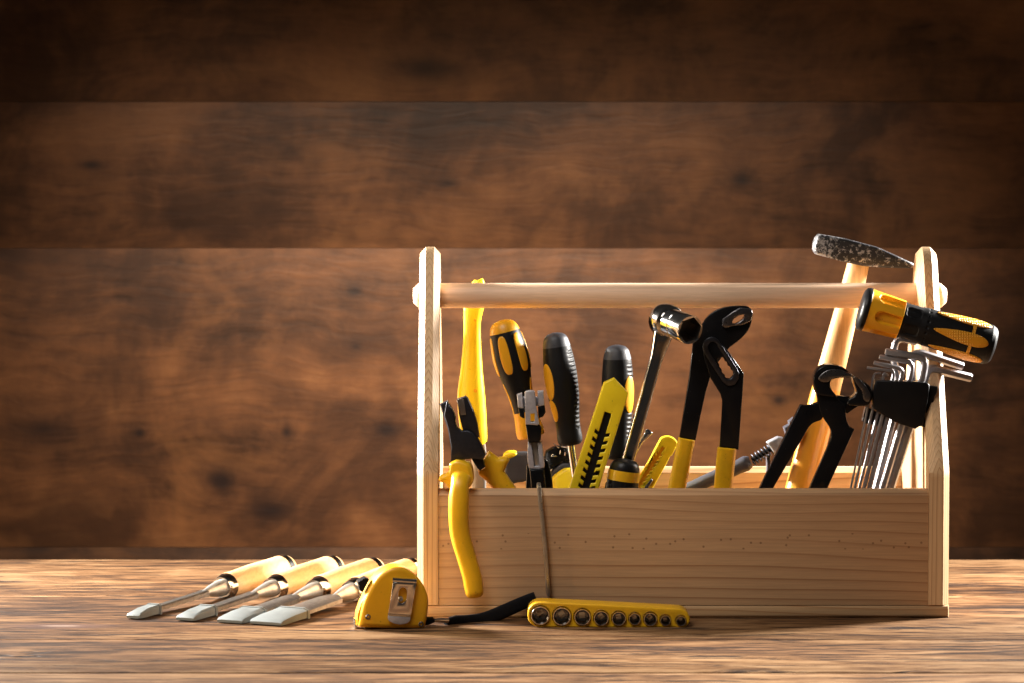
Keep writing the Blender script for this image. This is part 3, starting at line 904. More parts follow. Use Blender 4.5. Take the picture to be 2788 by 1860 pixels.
# ---- box knives
def knife(Z, left, right, top_pts, slot0, slot1, sw, teeth, t_from, pitch, depth, Yk, th_, mat, slotmat, label, bottom_z, tooth_len):
    pl = Plane(*Z([left[0]])[0], Yk)
    # outline continues downwards along its edges
    def ext(a, b, z):
        A, B = pl.pt(*a), pl.pt(*b)
        d = B - A
        return A + d * ((z - A.z) / d.z)
    la, lb = Z([left[0]])[0], Z([left[1]])[0]; ra, rb = Z([right[0]])[0], Z([right[1]])[0]
    pl_l, pl_r = ext(la, lb, bottom_z), ext(ra, rb, bottom_z)
    def uv3(p):
        q = p - pl.o
        return (q.dot(pl.u), q.dot(pl.v))
    out = [pl.uv(*p) for p in Z(top_pts)] + [uv3(pl_r), uv3(pl_l)]
    A, B = Vector(pl.uv(*Z([slot0])[0])), Vector(pl.uv(*Z([slot1])[0]))
    d = (B - A).normalized(); n = Vector((-d.y, d.x)); L = (B - A).length * 1.75
    hw = sw * px(Yk)
    lft, rgt = [], []
    k = t_from
    lft.append(A - n * hw); rgt.append(A + n * hw)
    while k < L - pitch:
        for arr, sg in ((lft, -1), (rgt, 1)):
            arr += [A + d * k + n * (hw * sg), A + d * (k - tooth_len * 0.5) + n * ((hw + depth) * sg), A + d * (k + tooth_len * 0.5) + n * ((hw + depth) * sg), A + d * (k + tooth_len) + n * (hw * sg)]
        k += pitch
    lft.append(A + d * L - n * hw); rgt.append(A + d * L + n * hw)
    hole = [tuple(q) for q in lft] + [tuple(q) for q in reversed(rgt)]
    base = (pl_l + pl_r) / 2
    r = thing('box_knife', label, 'box knife', base_of(base), 'yellow box knives in the toolbox')
    v, f, caps = plate_mesh([out, hole], th_, 0.0009, 3)
    mk('case', [pl.o + pl.u * a + pl.v * b + pl.n * (w - th_ / 2) for a, b, w in v], f, mat, r, caps, 40)
    m = hw + depth + 0.0012
    tr_ = [A - d * 0.001 - n * m, A - d * 0.001 + n * m, A + d * L + n * m, A + d * L - n * m]
    v, f, caps = plate_mesh([[tuple(q) for q in tr_]], th_ * 0.5, 0.0)
    mk('slide_track', [pl.o + pl.u * a + pl.v * b + pl.n * (w - th_ / 2 + 0.0022) for a, b, w in v], f, slotmat, r, caps)
    return r, pl, A, d, n
r, pl, A, d, n = knife(Z3, [(722, 625), (450, 1470)], [(935, 690), (690, 1470)], [(735, 608), (820, 568), (934, 688), (932, 712)], (770, 852), (585, 1470), 9.8, 1, 0.016, 0.0062, 0.0032, 0.032, 0.012, M['lemon'], M['black'],
      'large lemon yellow box knife with black toothed slot, nearest the front board', FLOORZ, 0.0028)
r, pl, A, d, n = knife(Z10, [(1240, 420), (780, 1290)], [(1585, 560), (1090, 1450)], crom([(1240, 420), (1300, 385), (1420, 375), (1520, 415), (1590, 490), (1580, 575)], 3) + [(1482, 770), (1440, 792), (1400, 885)], (1300, 600), (890, 1230), 4.6, 1, 0.006, 0.0034, 0.0012, 0.102, 0.011, M['lemon'], M['amber'],
      'small bright yellow box knife tilted beside the wrench, in front of back board', FLOORZ, 0.0016)
sl = Plane(*Z10([(1000, 1350)])[0], 0.102)
plate('slider', sl, Z10([(1040, 1255), (1072, 1290), (900, 1560), (850, 1560), (900, 1440)]), 0.006, M['dark_grey'], r, w0=-0.0090, bev=0.0008)

# ---- ratchet wrench
Y = 0.066
hp = Plane(1822, 872, Y)
hc = P(1815, 874, Y)
b1 = P(*Z10([(545, 878)])[0], Y)
low = down_to(hc, b1, FLOORZ)
rat = thing('ratchet_wrench', 'polished chrome ratchet wrench with large socket mounted on its head', 'wrench', base_of(low))
t = [(0.0, 30, 7.5), (0.06, 26, 7), (0.115, 20, 6), (0.16, 17.5, 5.6), (0.3, 17.5, 5.4), (0.6, 18, 5.6), (0.9, 19, 6.0), (1.0, 19, 6)]
t = crom(t, 4)
sweep('handle', [hc.lerp(low, q[0]) for q in t], [(q[2] * 0.001, q[1] * px(Y)) for q in t], M['ratchet_chrome'], rat, 40, power=5.5)
ax = Vector((sin(radians(30)) * 0.95, -cos(radians(30)), -sin(radians(30)) * 0.31)).normalized()
R = 47 * px(Y)
ringloft('head', hc, ax, [('c', R * 0.80, -0.0075), ('c', R * 0.96, -0.0058), ('c', R, -0.003), ('c', R, 0.003), ('c', R * 0.95, 0.0060), ('c', R * 0.80, 0.0072), ('c', R * 0.1, 0.0072), ('c', R * 0.1, -0.0075)], M['ratchet_chrome'], rat, 48)
R2 = 40 * px(0.03); hl = 0.034
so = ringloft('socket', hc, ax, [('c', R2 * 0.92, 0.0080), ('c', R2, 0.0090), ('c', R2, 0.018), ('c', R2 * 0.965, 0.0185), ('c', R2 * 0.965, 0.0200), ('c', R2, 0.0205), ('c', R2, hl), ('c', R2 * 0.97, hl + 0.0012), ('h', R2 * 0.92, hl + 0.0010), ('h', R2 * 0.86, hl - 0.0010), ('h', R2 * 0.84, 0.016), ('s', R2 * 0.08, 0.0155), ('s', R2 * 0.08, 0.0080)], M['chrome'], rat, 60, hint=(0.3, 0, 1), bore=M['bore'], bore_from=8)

# ---- pump pliers
Y = 0.062
pp = Plane(*Z4([(600, 1480)])[0], Y)
pump = thing('pump_pliers', 'black slip joint pump pliers standing open with yellow dipped grips', 'pliers', base_of(down_to(pp.pt(*Z4([(600, 700)])[0]), pp.pt(*Z4([(560, 1480)])[0]), FLOORZ)))
eye = [(792, 258), (806, 238), (822, 226), (845, 212), (880, 205), (884, 222), (868, 244), (845, 262), (815, 276), (797, 272)]
armA = [(405, 1120), (440, 900), (480, 650), (505, 420)] + crom([(545, 330), (600, 240), (660, 185), (740, 155), (850, 143), (915, 152), (945, 190), (940, 250), (915, 320), (860, 385), (775, 450)], 3) + [(720, 520), (660, 600), (630, 680), (600, 780), (560, 960), (525, 1135)]
plate('lower_arm', pp, [Z4(armA), Z4(eye)], 0.0075, M['black_gloss'], pump, w0=0.001, bev=0.0009)
jaw = [(722, 240), (790, 190), (850, 155), (930, 165), (945, 195), (932, 250), (882, 278), (800, 290), (742, 305), (718, 288)]
plate('jaw_face', pp, [Z4(jaw), Z4(eye)], 0.0070, M['gun_steel'], pump, w0=-0.0022, bev=0.0006)
slot = [(680, 550), (694, 530), (712, 515), (728, 525), (736, 546), (752, 556), (758, 580), (776, 590), (782, 610), (797, 622), (797, 650), (772, 676), (742, 670), (734, 645), (716, 632), (712, 606), (698, 590), (696, 570)]
armB = crom([(572, 440), (592, 390), (640, 366), (690, 388)], 3) + [(760, 470), (875, 635), (876, 660), (870, 760), (838, 1200), (698, 1178), (712, 960), (718, 840), (705, 790), (630, 670), (585, 520)]
plate('upper_arm', pp, [Z4(armB), Z4(slot)], 0.0050, M['black_gloss'], pump, w0=-0.0042, bev=0.0009)
sl_o = crom([(574, 440), (594, 392), (640, 370), (684, 386), (720, 440), (830, 610), (838, 660), (815, 710), (775, 728), (735, 712), (690, 650), (600, 510)], 3, True)
sl_i = crom([(612, 440), (625, 412), (648, 404), (676, 418), (700, 462), (790, 600), (802, 640), (790, 668), (768, 680), (742, 672), (700, 600), (625, 480)], 3, True)
plate('slot_rim', pp, [Z4(sl_o), Z4(sl_i)], 0.0016, M['black_steel'], pump, w0=-0.0056, bev=0.0004)
pb = pp.pt(*Z4([(648, 446)])[0], 0)
Lathe(pb + Vector((0, -0.0070, 0)), pb + Vector((0, 0.009, 0)), [(0, 0.0026), (0.02, 0.0034), (0.06, 0.0037), (1, 0.0037)]).build('pivot_bolt', M['black_steel'], pump, 28)
def grip(name, pl, Z, tl, trr, bl, br, Yd, mat, parent, zlow, depth=0.0068, w=0.0):
    tl, trr, bl, br = [pl.pt(*Z([q])[0], w) for q in (tl, trr, bl, br)]
    c0, c1 = (tl + trr) / 2, (bl + br) / 2
    low = down_to(c0, c1, zlow)
    h0, h1 = (trr - tl).length / 2, (br - bl).length / 2
    pts = [c0, c0.lerp(low, 0.006), c0.lerp(low, 0.5), c0.lerp(low, 0.97), low]
    return sweep(name, pts, [(depth * 0.86, h0 * 0.94), (depth, h0), (depth, h1), (depth, h1), (depth * 0.5, h1 * 0.5)], mat, parent, 28, power=3.0)
grip('grip', pp, Z4, (398, 1112), (522, 1134), (325, 1480), (455, 1480), Y, M['yellow'], pump, FLOORZ, 0.0070, 0.004)
grip('grip', pp, Z4, (684, 1174), (822, 1196), (660, 1480), (790, 1480), Y, M['yellow'], pump, FLOORZ, 0.0070, -0.002)

# ---- carpenter's pincers
Y = 0.030
pc = Plane(*Z5([(500, 1450)])[0], Y)
pin = thing('pincers', 'black carpenter pincers with round jaws beside the hex key set', 'pincers', base_of(down_to(pc.pt(*Z5([(700, 700)])[0]), pc.pt(*Z5([(430, 1450)])[0]), FLOORZ)))
def low_edge(a, b, z=FLOORZ):
    A, B = pc.pt(*Z5([a])[0]), pc.pt(*Z5([b])[0])
    q = down_to(A, B, z)
    d_ = Vector(pc.uv(*Z5([b])[0])) - Vector(pc.uv(*Z5([a])[0]))
    return (a[0] + (b[0] - a[0]) * ((z - A.z) / (B.z - A.z)), a[1] + (b[1] - a[1]) * ((z - A.z) / (B.z - A.z)))
half1 = crom([(930, 640), (870, 600), (810, 535), (778, 470), (700, 440), (640, 430), (622, 460), (645, 530), (662, 620), (690, 740)], 3) + crom([(740, 812), (782, 880), (788, 960), (745, 1080)], 3) + [low_edge((745, 1080), (580, 1450)), low_edge((880, 1150), (745, 1450)), (1015, 882)] + crom([(972, 858), (940, 800), (930, 720)], 3)
plate('right_half', pc, Z5(half1), 0.0085, M['black_gloss'], pin, w0=-0.0055, bev=0.0008)
half2 = [(930, 725), (840, 700), (740, 740)] + crom([(690, 800), (620, 826), (575, 870), (535, 940)], 3) + [low_edge((480, 1055), (245, 1450)), low_edge((400, 820), (95, 1450)), (495, 646)] + crom([(545, 656), (600, 648), (655, 628)], 3) + [(760, 590), (860, 560), (975, 572), (1090, 640), (1010, 692), (950, 736)]
plate('left_half', pc, Z5(half2), 0.0085, M['black_gloss'], pin, w0=-0.0015, bev=0.0008)
jl = crom([(990, 362), (920, 292), (850, 262), (760, 256), (690, 276), (640, 322), (614, 385), (622, 455), (650, 540), (720, 560), (830, 560), (795, 505), (776, 460), (780, 420), (805, 394), (865, 382), (940, 380)], 3, True)
plate('left_jaw', pc, Z5(jl), 0.019, M['black_gloss'], pin, w0=-0.0085, bev=0.0012)
jr = crom([(996, 362), (1070, 392), (1140, 442), (1178, 505), (1184, 575), (1150, 638), (1090, 655), (1000, 650), (940, 640), (955, 590), (1010, 560), (1032, 515), (1012, 450)], 3, True)
plate('right_jaw', pc, Z5(jr), 0.019, M['black_gloss'], pin, w0=-0.0087, bev=0.0012)
e1 = crom([(660, 385), (705, 330), (780, 298), (880, 302), (986, 356), (930, 376), (850, 372), (790, 390), (745, 422), (690, 418)], 3, True)
plate('cutting_edge', pc, Z5(e1), 0.0030, M['gun_steel'], pin, w0=-0.0094, bev=0.0006)
e2_ = crom([(1004, 366), (1080, 412), (1145, 500), (1166, 560), (1140, 612), (1100, 590), (1085, 520), (1050, 465), (1018, 420)], 3, True)
plate('cutting_edge', pc, Z5(e2_), 0.0030, M['gun_steel'], pin, w0=-0.0096, bev=0.0006)
pv = pc.pt(*Z5([(800, 650)])[0], -0.0072)
Lathe(pv, pv + Vector((0, 0.014, 0)), [(0, 0.003), (0.05, 0.0045), (1, 0.0045)]).build('rivet', M['black_gloss'], pin, 28)

# ---- hammer
Y = 0.122
hm = Plane(2337, 720, Y)
A_, B_ = P(2338, 716, Y), P(2180, 1330, Y)
low = down_to(A_, B_, FLOORZ)
ham = thing('hammer', 'cross peen hammer with worn black head and wooden handle', 'hammer', base_of(low))
head = crom([(118, 285), (116, 245), (128, 190), (150, 145), (180, 128)], 3) + [(420, 170), (690, 240), (870, 320), (1050, 405), (1056, 424), (1048, 438), (1000, 442), (700, 434), (560, 420), (400, 386), (138, 314)]
plate('head', hm, Z6(head), 0.024, M['worn'], ham, bev=0.0022)
hs = [(0.0, 31, 8.5), (0.02, 30.5, 8.5), (0.15, 33, 9), (0.35, 38, 10), (0.48, 39, 11)]
def hp_(t): return A_.lerp(low, t)
hs = crom(hs, 4)
sweep('handle', [hp_(q[0]) for q in hs], [(q[2] * 0.001, q[1] * px(Y)) for q in hs], M['ash'], ham, 32)
gs = crom([(0.405, 38, 10.2), (0.415, 39.8, 11.2), (0.7, 42, 12), (0.93, 44, 12.5), (0.985, 42, 12), (1.0, 30, 9)], 4)
sweep('grip', [hp_(q[0]) for q in gs], [(q[2] * 0.001, q[1] * px(Y)) for q in gs], M['orange_lacquer'], ham, 32)

# ---- multi-bit driver lying on the hex keys
Y = 0.031; s = px(Y)
a_, b_ = Z6([(548, 812)])[0], Z6([(1800, 1172)])[0]
def bits(t, th, r):
    if 0.105 < t < 0.305:                                    # open bit pockets in the collar
        for k in range(6):
            dth = (th - radians(-8 + 60 * k) + pi) % (2 * pi) - pi
            w = 0.30
            e = 1 - max(abs(dth) / w, 0) ** 4
            if t < 0.16: e = min(e, 1 - (dth / w) ** 2 - ((0.16 - t) / 0.05) ** 2)
            if e > 0: r -= 0.0028 * min(1, e * 3)
    if 0.31 < t < 0.45:
        for k in range(6):
            dth = (th - radians(-24 + 60 * k) + pi) % (2 * pi) - pi
            e = 1 - (abs(dth) / 0.33) ** 4 - (abs(t - 0.38) / 0.06) ** 4
            if e > 0: r -= 0.0010 * min(1, e * 3)
    if 0.475 < t < 0.505:
        for k in range(20):
            dth = (th - radians(18 * k) + pi) % (2 * pi) - pi
            e = 1 - (dth / 0.07) ** 2 - ((t - 0.49) / 0.011) ** 2
            if e > 0: r -= 0.0010 * e
    return r
prof = [(0.0, 40), (0.004, 50), (0.018, 58), (0.035, 60.5), (0.055, 60.5), (0.06, 59), (0.07, 58.5), (0.28, 54), (0.305, 53.5), (0.308, 50), (0.44, 50), (0.475, 51.5), (0.55, 52.5), (0.75, 56), (0.88, 57), (0.95, 55), (0.98, 50), (0.995, 42), (1.0, 30)]
LD = Lathe(P(*a_, Y), P(*b_, Y - 0.004), [(t, r * s) for t, r in prof], False, bits)
mb = LD.pt(0.5, 0, r=0)
drv = thing('bit_driver', 'fat black and amber bit driver lying on top of hex keys', 'screwdriver', (mb.x, mb.y, mb.z - 0.016))
LD.build('end_cap', M['black'], drv, 120, 0, 0.060)
LD.build('bit_collar', M['amber'], drv, 160, 0.058, 0.306, dense=70)
LD.build('grip', M['rubber'], drv, 160, 0.306, 1.0, dense=150)
LD.rfun = None
for k in range(6):
    LD.patch('grip_inlay', M['dotted'], drv, 0.735, radians(2 + 60 * k), 0.205, 0.30, 0.0008, 2.0, teardrop=0.45)
for k in range(6):
    LD.patch('inlay_bridge', M['dotted'], drv, 0.815, radians(32 + 60 * k), 0.012, 0.30, 0.0006, 8)

# ---- hex key set
Y = 0.031
kp = Plane(*Z7([(500, 700)])[0], Y)
hb = down_to(kp.pt(*Z7([(640, 700)])[0]), kp.pt(*Z7([(470, 1500)])[0]), FLOORZ)
hold = thing('hex_key_holder', 'black plastic clip holder gripping a fan of hex keys', 'key holder', base_of(hb))
ho = [(292, 475), (780, 494), (812, 522), (800, 640), (770, 800), (745, 925), (715, 922), (672, 948), (470, 880), (335, 792), (268, 752), (262, 600)]
plate('holder_body', kp, Z7(ho), 0.021, M['black'], hold, w0=-0.0085, bev=0.0012)
plate('holder_clip', kp, Z7([(815, 530), (895, 542), (888, 600), (866, 640), (835, 800), (798, 944), (750, 930), (778, 800), (806, 640)]), 0.012, M['black'], hold, w0=-0.0045, bev=0.0010)
plate('key_sleeve', kp, Z7([(205, 735), (420, 850), (400, 928), (318, 928), (205, 900), (170, 880)]), 0.010, M['black'], hold, w0=-0.001, bev=0.0008)
def hexkey(long_low, pts, wpx, Yk, label, tip=None):
    q = [long_low] + pts
    P3 = [P(*c, Yk) for c in Z7(q)]
    lo = down_to(P3[1], P3[0], FLOORZ)
    P3[0] = lo
    # rounded bends
    path = [P3[0]]
    rb = max(wpx * 1.35, 16) / 3.5625 * px(Yk)
    for a, b, c in zip(P3, P3[1:], P3[2:]):
        u, v_ = (a - b), (c - b)
        r_ = min(rb, u.length * 0.45, v_.length * 0.45)
        p0, p1 = b + u.normalized() * r_, b + v_.normalized() * r_
        for k in range(9):
            t = k / 8
            path.append(p0 * (1 - t) ** 2 + b * (2 * t * (1 - t)) + p1 * t ** 2)
    end = P3[-1]; dirn = (P3[-1] - P3[-2]).normalized()
    R = wpx / 2 / 3.5625 * px(Yk)
    path += [end - dirn * R * 0.25, end]
    rad = [R] * (len(path) - 1) + [R * 0.78]
    rad[0] = R * 0.9
    o = sweep('hex_key', path, rad, M['key_steel'], None, 6, hint=(0, -1, 0), phase=pi / 6, seg_flat=True)
    o.data.transform(__import__('mathutils').Matrix.Translation(-lo)); o.location = lo
    tag(o, label, 'hex key', 'hex keys in the black holder')
YF, YK2 = 0.0265, 0.0365
hexkey((58, 1525), [(256, 600), (272, 470), (290, 412), (352, 418)], 22, 0.0258, 'thinnest hex key, leftmost, with a tiny hooked end')
hexkey((98, 1525), [(308, 600), (368, 470), (384, 412), (418, 440)], 28, 0.0258, 'second thinnest hex key, its tiny hook just above the holder')
hexkey((142, 1525), [(370, 600), (456, 500), (480, 395), (215, 362)], 32, YF, 'slim hex key whose short arm points left lowest of all')
hexkey((188, 1525), [(424, 600), (544, 500), (566, 372), (280, 312)], 42, YF, 'hex key with the second lowest short arm pointing left')
hexkey((238, 1525), [(478, 600), (632, 510), (660, 310), (335, 256)], 50, YF + 0.0005, 'hex key with the second highest short arm pointing left')
hexkey((370, 1525), [(644, 600), (748, 510), (790, 268), (392, 204)], 72, YF + 0.0005, 'thick hex key with the uppermost short arm pointing left')
hexkey((448, 1525), [(738, 600), (775, 520), (815, 358), (1232, 462)], 86, 0.0395, 'thick hex key whose short arm sticks out right past the box')
hexkey((420, 1525), [(680, 600), (650, 420), (665, 196), (1150, 352)], 76, 0.0435, 'thick hex key with its arm to the right just under the driver')
hexkey((303, 1525), [(535, 600), (470, 240), (500, 72), (700, 110)], 70, 0.0415, 'hex key rising behind the others, bent under the driver collar')

# ---- combination pliers hooked over the front board
Y = 0.008
cp = Plane(*Z2([(430, 1050)])[0], Y, yaw=-4)
ge = P(*K4([(670, 1240)])[0], -0.012)
com = thing('combination_pliers', 'combination pliers with black jaws, one yellow handle hanging over the front board', 'pliers', (ge.x, ge.y, ge.z))
p1 = [(290, 412), (345, 500), (378, 575), (372, 630), (392, 682), (440, 716), (500, 712), (560, 735), (605, 800), (640, 860), (686, 960), (650, 1012), (540, 1000), (430, 1010), (330, 1045), (335, 880), (305, 690), (262, 560)]
plate('left_jaw', cp, Z2(p1), 0.009, M['black_steel'], com, w0=-0.005, bev=0.0009)
plate('jaw_side', cp, Z2([(215, 447), (294, 410), (330, 500), (318, 690), (345, 860), (330, 890), (298, 700), (250, 565)]), 0.008, M['black_steel'], com, w0=-0.003, bev=0.0012)
p2 = [(388, 396), (470, 369), (494, 386), (562, 540), (592, 640), (616, 790), (560, 770), (500, 740), (450, 716), (425, 620), (412, 560)]
plate('right_jaw', cp, Z2(p2), 0.0085, M['black_steel'], com, w0=-0.0015, bev=0.0009)
plate('jaw_teeth', cp, Z2([(390, 400), (440, 384), (462, 400), (482, 555), (428, 562), (405, 480)]), 0.003, M['knurl'], com, w0=-0.0026, bev=0.0003)
plate('tang', cp, Z2([(528, 990), (640, 945), (676, 1090), (622, 1126), (590, 1090)]), 0.008, M['black'], com, w0=-0.002, bev=0.001)
pv = cp.pt(*Z2([(520, 860)])[0], -0.0058)
Lathe(pv, pv + Vector((0, 0.004, 0)), [(0, 0.0035), (0.1, 0.0050), (1, 0.0050)]).build('rivet', M['black_steel'], com, 28)
# outer handle: guard and grip
gu = crom([(322, 1045), (365, 1015), (405, 1005), (470, 1020), (535, 1052), (556, 1120), (564, 1190), (545, 1260), (500, 1300), (400, 1310), (318, 1290), (280, 1240), (228, 1226), (212, 1198), (235, 1165), (310, 1128)], 3, True)
og = plate('grip_guard', cp, Z2(gu), 0.017, M['yellow'], com, w0=-0.0125, bev=0.0032, seg=5)
gp = crom([(440, 1050, 40, 2), (436, 1180, 44, -2), (430, 1290, 30, -6)], 3)
hpts = [(0, P(*Z2([(440, 1130)])[0], 0.004)), (1, P(*K4([(520, 60)])[0], -0.006)), (2, P(*K4([(512, 150)])[0], -0.0095)), (3, P(*K4([(505, 350)])[0], -0.0115)), (4, P(*K4([(520, 600)])[0], -0.0115)), (5, P(*K4([(588, 850)])[0], -0.0115)), (6, P(*K4([(645, 1050)])[0], -0.0115)), (7, P(*K4([(672, 1215)])[0], -0.0115))]
path = crom([tuple(p) for _, p in hpts], 5)
path = [Vector(p) for p in path]
dir_ = (path[-1] - path[-2]).normalized()
hw = []
for i in range(len(path)):
    t = i / (len(path) - 1)
    w = 27.5 + 1.0 * sin(t * 6) - (3.0 * max(0, 1 - abs(t - 0.22) * 8))
    if t > 0.97: w *= 0.94
    hw.append((0.0072 if i > 3 else 0.006, w * px(-0.01)))
R0 = hw[-1]; tip0 = path[-1]
for k in range(1, 5):
    a = k / 4 * pi / 2 * 0.96
    path.append(tip0 + dir_ * (0.0050 * sin(a)))
    hw.append((R0[0] * (0.25 + 0.75 * cos(a)), R0[1] * (0.45 + 0.55 * cos(a))))
# keep the list lengths equal
path = path[:len(hw)]
sweep('grip', path, hw, M['yellow'], com, 32, power=2.5)
# inner handle
gi = [(715, 922), (760, 958), (805, 992), (850, 985), (900, 984), (922, 1018), (890, 1080), (868, 1130), (985, 1295), (1060, 1400), (860, 1420), (745, 1295), (690, 1232), (612, 1165), (600, 1122), (668, 1092), (650, 1022)]
cp2 = Plane(*Z2([(800, 1150)])[0], 0.026)
plate('grip', cp2, Z2(gi), 0.015, M['yellow'], com, w0=-0.0075, bev=0.004, seg=5)

# ---- wire stripper seen edge on, its thin lever hanging outside
Y = 0.030
wp = Plane(*Z2([(1160, 1000)])[0], Y)
wb = P(*Z9([(1120, 1160)])[0], Y)
ws = thing('wire_stripper', 'grey and black wire stripper seen edge on with thin rod hanging down the front board', 'wire stripper', (wb.x, wb.y, BZ))
nb = crom([(1076, 335), (1092, 311), (1165, 308), (1180, 332)], 2) + [(1196, 480), (1226, 640), (1206, 657), (1086, 648)]
plate('nose', wp, [Z2(nb), Z2([(1134, 540), (1180, 536), (1178, 622), (1138, 626)])], 0.010, M['zinc'], ws, w0=-0.008, bev=0.0006)
for o in ([(998, 352), (1050, 336), (1064, 490), (1010, 482)], [(1208, 320), (1268, 314), (1280, 460), (1214, 472)]):
    plate('jaw_wing', wp, Z2(o), 0.012, M['zinc'], ws, w0=-0.004, bev=0.0008)
plate('wing_bridge', wp, Z2([(1062, 380), (1212, 380), (1216, 470), (1066, 480)]), 0.006, M['zinc'], ws, w0=0.0022, bev=0.0004)
for o in ([(1010, 484), (1070, 491), (1078, 590), (1060, 592), (1028, 570)], [(1210, 476), (1281, 462), (1290, 530), (1262, 578), (1218, 590)]):
    plate('jaw_pad', wp, Z2(o), 0.012, M['black_gloss'], ws, w0=-0.0035, bev=0.0010)
plate('neck', wp, Z2([(1086, 655), (1226, 652), (1250, 690), (1240, 812), (1190, 836), (1112, 826)]), 0.014, M['black_gloss'], ws, w0=-0.007, bev=0.0014)
for o in ([(918, 178), (985, 180), (1052, 640), (1056, 756), (940, 740), (908, 560)], [(1130, 178), (1210, 170), (1240, 330), (1276, 660), (1268, 720), (1166, 752), (1160, 600)]):
    plate('cheek_plate', wp, Z9(o), 0.009, M['zinc'], ws, w0=-0.0045, bev=0.0007)
plate('inner_lever', wp, Z9([(985, 180), (1130, 178), (1166, 640), (1160, 700), (1058, 700), (1040, 560)]), 0.004, M['brass_steel'], ws, w0=-0.0015, bev=0.0012)
plate('cheek_foot', wp, Z9([(936, 690), (1272, 690), (1262, 740), (1150, 758), (1040, 758), (944, 744)]), 0.008, M['zinc'], ws, w0=-0.004, bev=0.0007)
dc = wp.pt(*Z9([(1105, 490)])[0], 0.005)
Lathe(dc, dc + Vector((0, 0.006, 0)), [(0, 0.0080), (0.05, 0.0088), (0.95, 0.0088), (1, 0.0080)]).build('pivot_disc', M['zinc'], ws, 40)
plate('handle', wp, Z9([(950, 745), (1262, 752), (1275, 900), (1300, 1110), (1300, 1500), (1000, 1500), (990, 1100)]), 0.012, M['black_gloss'], ws, w0=-0.007, bev=0.0018)
plate('rear_handle', wp, Z9([(892, 705), (950, 690), (1300, 560), (1360, 640), (1400, 800), (1450, 1060), (1470, 1500), (860, 1500), (885, 1000)]), 0.011, M['black_gloss'], ws, w0=0.007, bev=0.0016)
Pr = [P(*Z9([(1150, 1085)])[0], 0.0190), P(*Z9([(1152, 1120)])[0], 0.006), P(*Z9([(1158, 1170)])[0], -0.0028), P(*K4([(1380, 300)])[0], -0.0030), P(*K4([(1425, 720)])[0], -0.0030), P(*K4([(1462, 1240)])[0], -0.0030), P(*K4([(1464, 1268)])[0], -0.0030)]
sweep('thin_lever', Pr, [(0.0016, 0.0014)] * 2 + [(0.00165, 0.0014)] * 4 + [(0.0010, 0.0009)], M['brass_steel'], ws, 16, hint=(1, 0.05, 0), power=3)

# ---- dark grey pliers lying deep in the box
Y = 0.118
dp = Plane(*Z9([(1000, 700)])[0], Y)
dl = dp.pt(*Z9([(1000, 1100)])[0])
dk = thing('cutting_pliers', 'dark grey and yellow gripped pliers lying behind the wire stripper', 'pliers', (dl.x, dl.y, BZ))
hl_ = crom([(380, 620), (440, 520), (560, 430), (700, 398), (900, 395), (1080, 420), (1160, 520), (1150, 760), (900, 1000), (620, 1060), (500, 1300), (300, 1560), (150, 1500), (330, 1050), (420, 760)], 3, True)
plate('grip', dp, Z9(hl_), 0.015, M['dark_grey'], dk, w0=-0.0075, bev=0.003, seg=4)
yo = crom([(390, 480), (430, 410), (520, 378), (640, 380), (684, 415), (650, 470), (560, 515), (460, 530), (400, 522)], 3, True)
plate('grip_inlay', dp, Z9(yo), 0.017, M['lemon'], dk, w0=-0.0085, bev=0.002)
hd = [(1300, 370), (1450, 285), (1560, 262), (1880, 330), (1930, 480), (1800, 620), (1640, 590), (1400, 770), (1250, 700), (1260, 520)]
plate('head', dp, Z9(hd), 0.012, M['black_gloss'], dk, w0=-0.006, bev=0.0012)
for o in ([(1450, 205), (1480, 200), (1590, 290), (1580, 312)], [(1575, 205), (1605, 235), (1870, 305), (1862, 332), (1620, 268)], [(1595, 340), (1625, 330), (1612, 430), (1585, 430)], [(1695, 380), (1722, 375), (1716, 455), (1690, 455)], [(1395, 478), (1440, 415), (1550, 470)], [(1805, 612), (1870, 520), (1885, 532), (1830, 612)]):
    plate('edge', dp, Z9(o), 0.005, M['chrome'], dk, w0=-0.0095, bev=0.0006)  # bright slivers modelled in place of highlights on the glossy black head
g2 = crom([(1395, 830), (1600, 640), (1760, 605), (1960, 640), (2120, 760), (2150, 1100), (2050, 1560), (1700, 1560), (1500, 1300), (1400, 1100)], 3, True)
plate('grip', dp, Z9(g2), 0.014, M['dark_grey'], dk, w0=-0.006, bev=0.003, seg=4)
g3 = crom([(1432, 920), (1640, 750), (1760, 715), (1930, 720), (2050, 800), (2080, 1100), (1980, 1500), (1700, 1500), (1520, 1300), (1440, 1100)], 3, True)
plate('grip_inlay', dp, Z9(g3), 0.019, M['lemon'], dk, w0=-0.0095, bev=0.004, seg=5)

# ---- bright steel tip behind the ratchet
bp = Plane(*Z10([(900, 400)])[0], 0.092)
bl0 = down_to(bp.pt(*Z10([(950, 300)])[0]), bp.pt(*Z10([(600, 900)])[0]), FLOORZ)
stp = thing('steel_spatula', 'bright steel blade tip peeking out right behind the ratchet handle', 'spatula', base_of(bl0))
plate('blade', bp, Z10(crom([(890, 330), (905, 262), (940, 228), (985, 226), (1032, 262), (1066, 312), (1040, 355), (940, 440), (830, 550), (640, 900), (520, 900), (700, 600)], 3, True)), 0.0016, M['chrome'], stp, bev=0.0004)
sweep('handle', [P(*Z10([(600, 860)])[0], 0.092), bl0], [(0.004, 0.006), (0.004, 0.006)], M['black'], stp, 20)

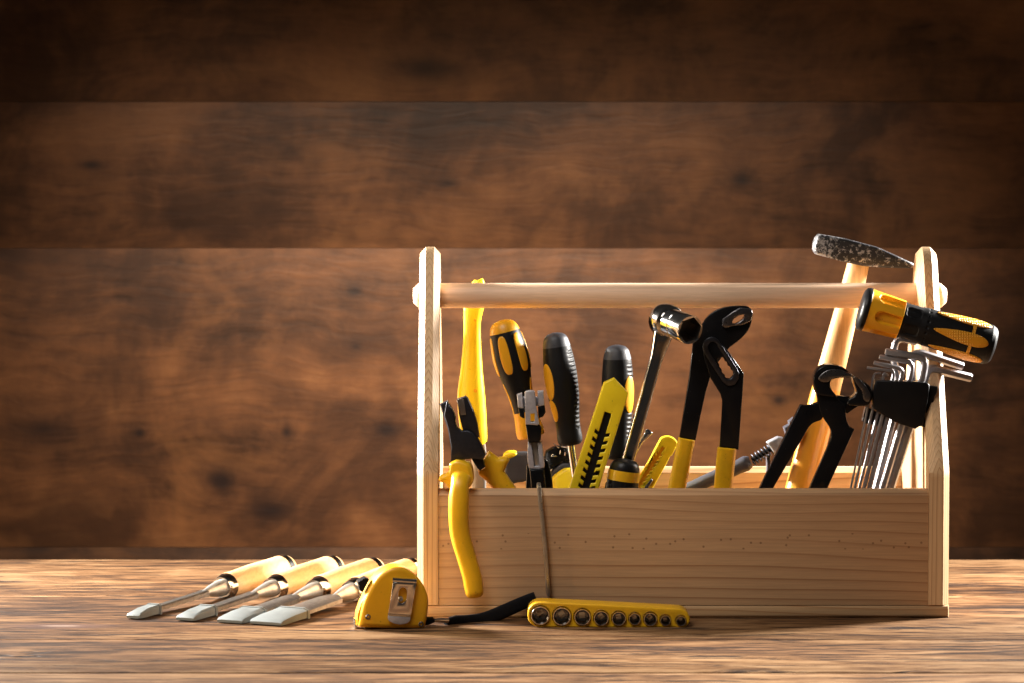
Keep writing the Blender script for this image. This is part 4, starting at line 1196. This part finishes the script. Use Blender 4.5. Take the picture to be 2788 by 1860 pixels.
# ---- grey tool with coil spring
Y = 0.112
def z8(q): return Z8([q])[0]
axA, axB = P(*z8((-40, 1520)), Y), P(*z8((985, 1065)), Y)
low = P(*z8((-420, 1700)), Y)
lowz = down_to(axB, axA, FLOORZ + 0.006)
spt = thing('spring_clamp_tool', 'grey plastic tool with black coil spring leaning behind the pincers', 'clamp', base_of(lowz))
Ls = (axB - lowz).length
def fr8(q):
    p = P(*z8(q), Y); d_ = (axB - lowz)
    return (p - lowz).dot(d_) / d_.length_squared
u = px(Y) / 6.0306
tA, tB, tC = fr8((200, 1400)), fr8((700, 1190)), fr8((850, 1090))
prof = [(0, 80 * u), (tA - 0.01, 105 * u), (tA, 112 * u), (tA + 0.01, 110 * u), (tB, 122 * u), (tC - 0.02, 118 * u), (tC + 0.01, 130 * u), (tC + 0.03, 150 * u), (0.985, 125 * u), (1.0, 95 * u)]
LS = Lathe(lowz, axB, prof)
LS.build('sleeve', M['grey_plastic'], spt, 40)
s0, s1 = P(*z8((1010, 1050)), Y), P(*z8((1340, 850)), Y)
sweep('spindle', [s0, s1], 46 * u, M['black'], spt, 16)
d, e1, e2 = frame_for(s1 - s0, Vector((0, -1, 0)))
turns, hel = 6.5, []
for k in range(int(turns * 20) + 1):
    a = 2 * pi * k / 20
    hel.append(s0.lerp(s1, k / (turns * 20)) + e1 * (88 * u * cos(a)) + e2 * (88 * u * sin(a)))
sweep('coil_spring', hel, 13 * u, M['black_steel'], spt, 8, hint=tuple(d))
sp2 = Plane(*z8((1400, 780)), Y)
plate('head', sp2, Z8([(1240, 755), (1275, 730), (1430, 655), (1500, 665), (1700, 760), (1600, 1000), (1380, 960), (1340, 880), (1290, 800)]), 0.013, M['zinc'], spt, bev=0.0014)
plate('post', sp2, Z8([(1255, 975), (1320, 960), (1320, 1300), (1255, 1300)]), 0.010, M['grey_plastic'], spt, w0=0.002, bev=0.001)
plate('jaw', sp2, Z8([(1520, 500), (1610, 450), (1600, 400), (1680, 340), (1760, 330), (1860, 500), (1700, 770), (1560, 640)]), 0.012, M['grey_plastic'], spt, bev=0.0014)
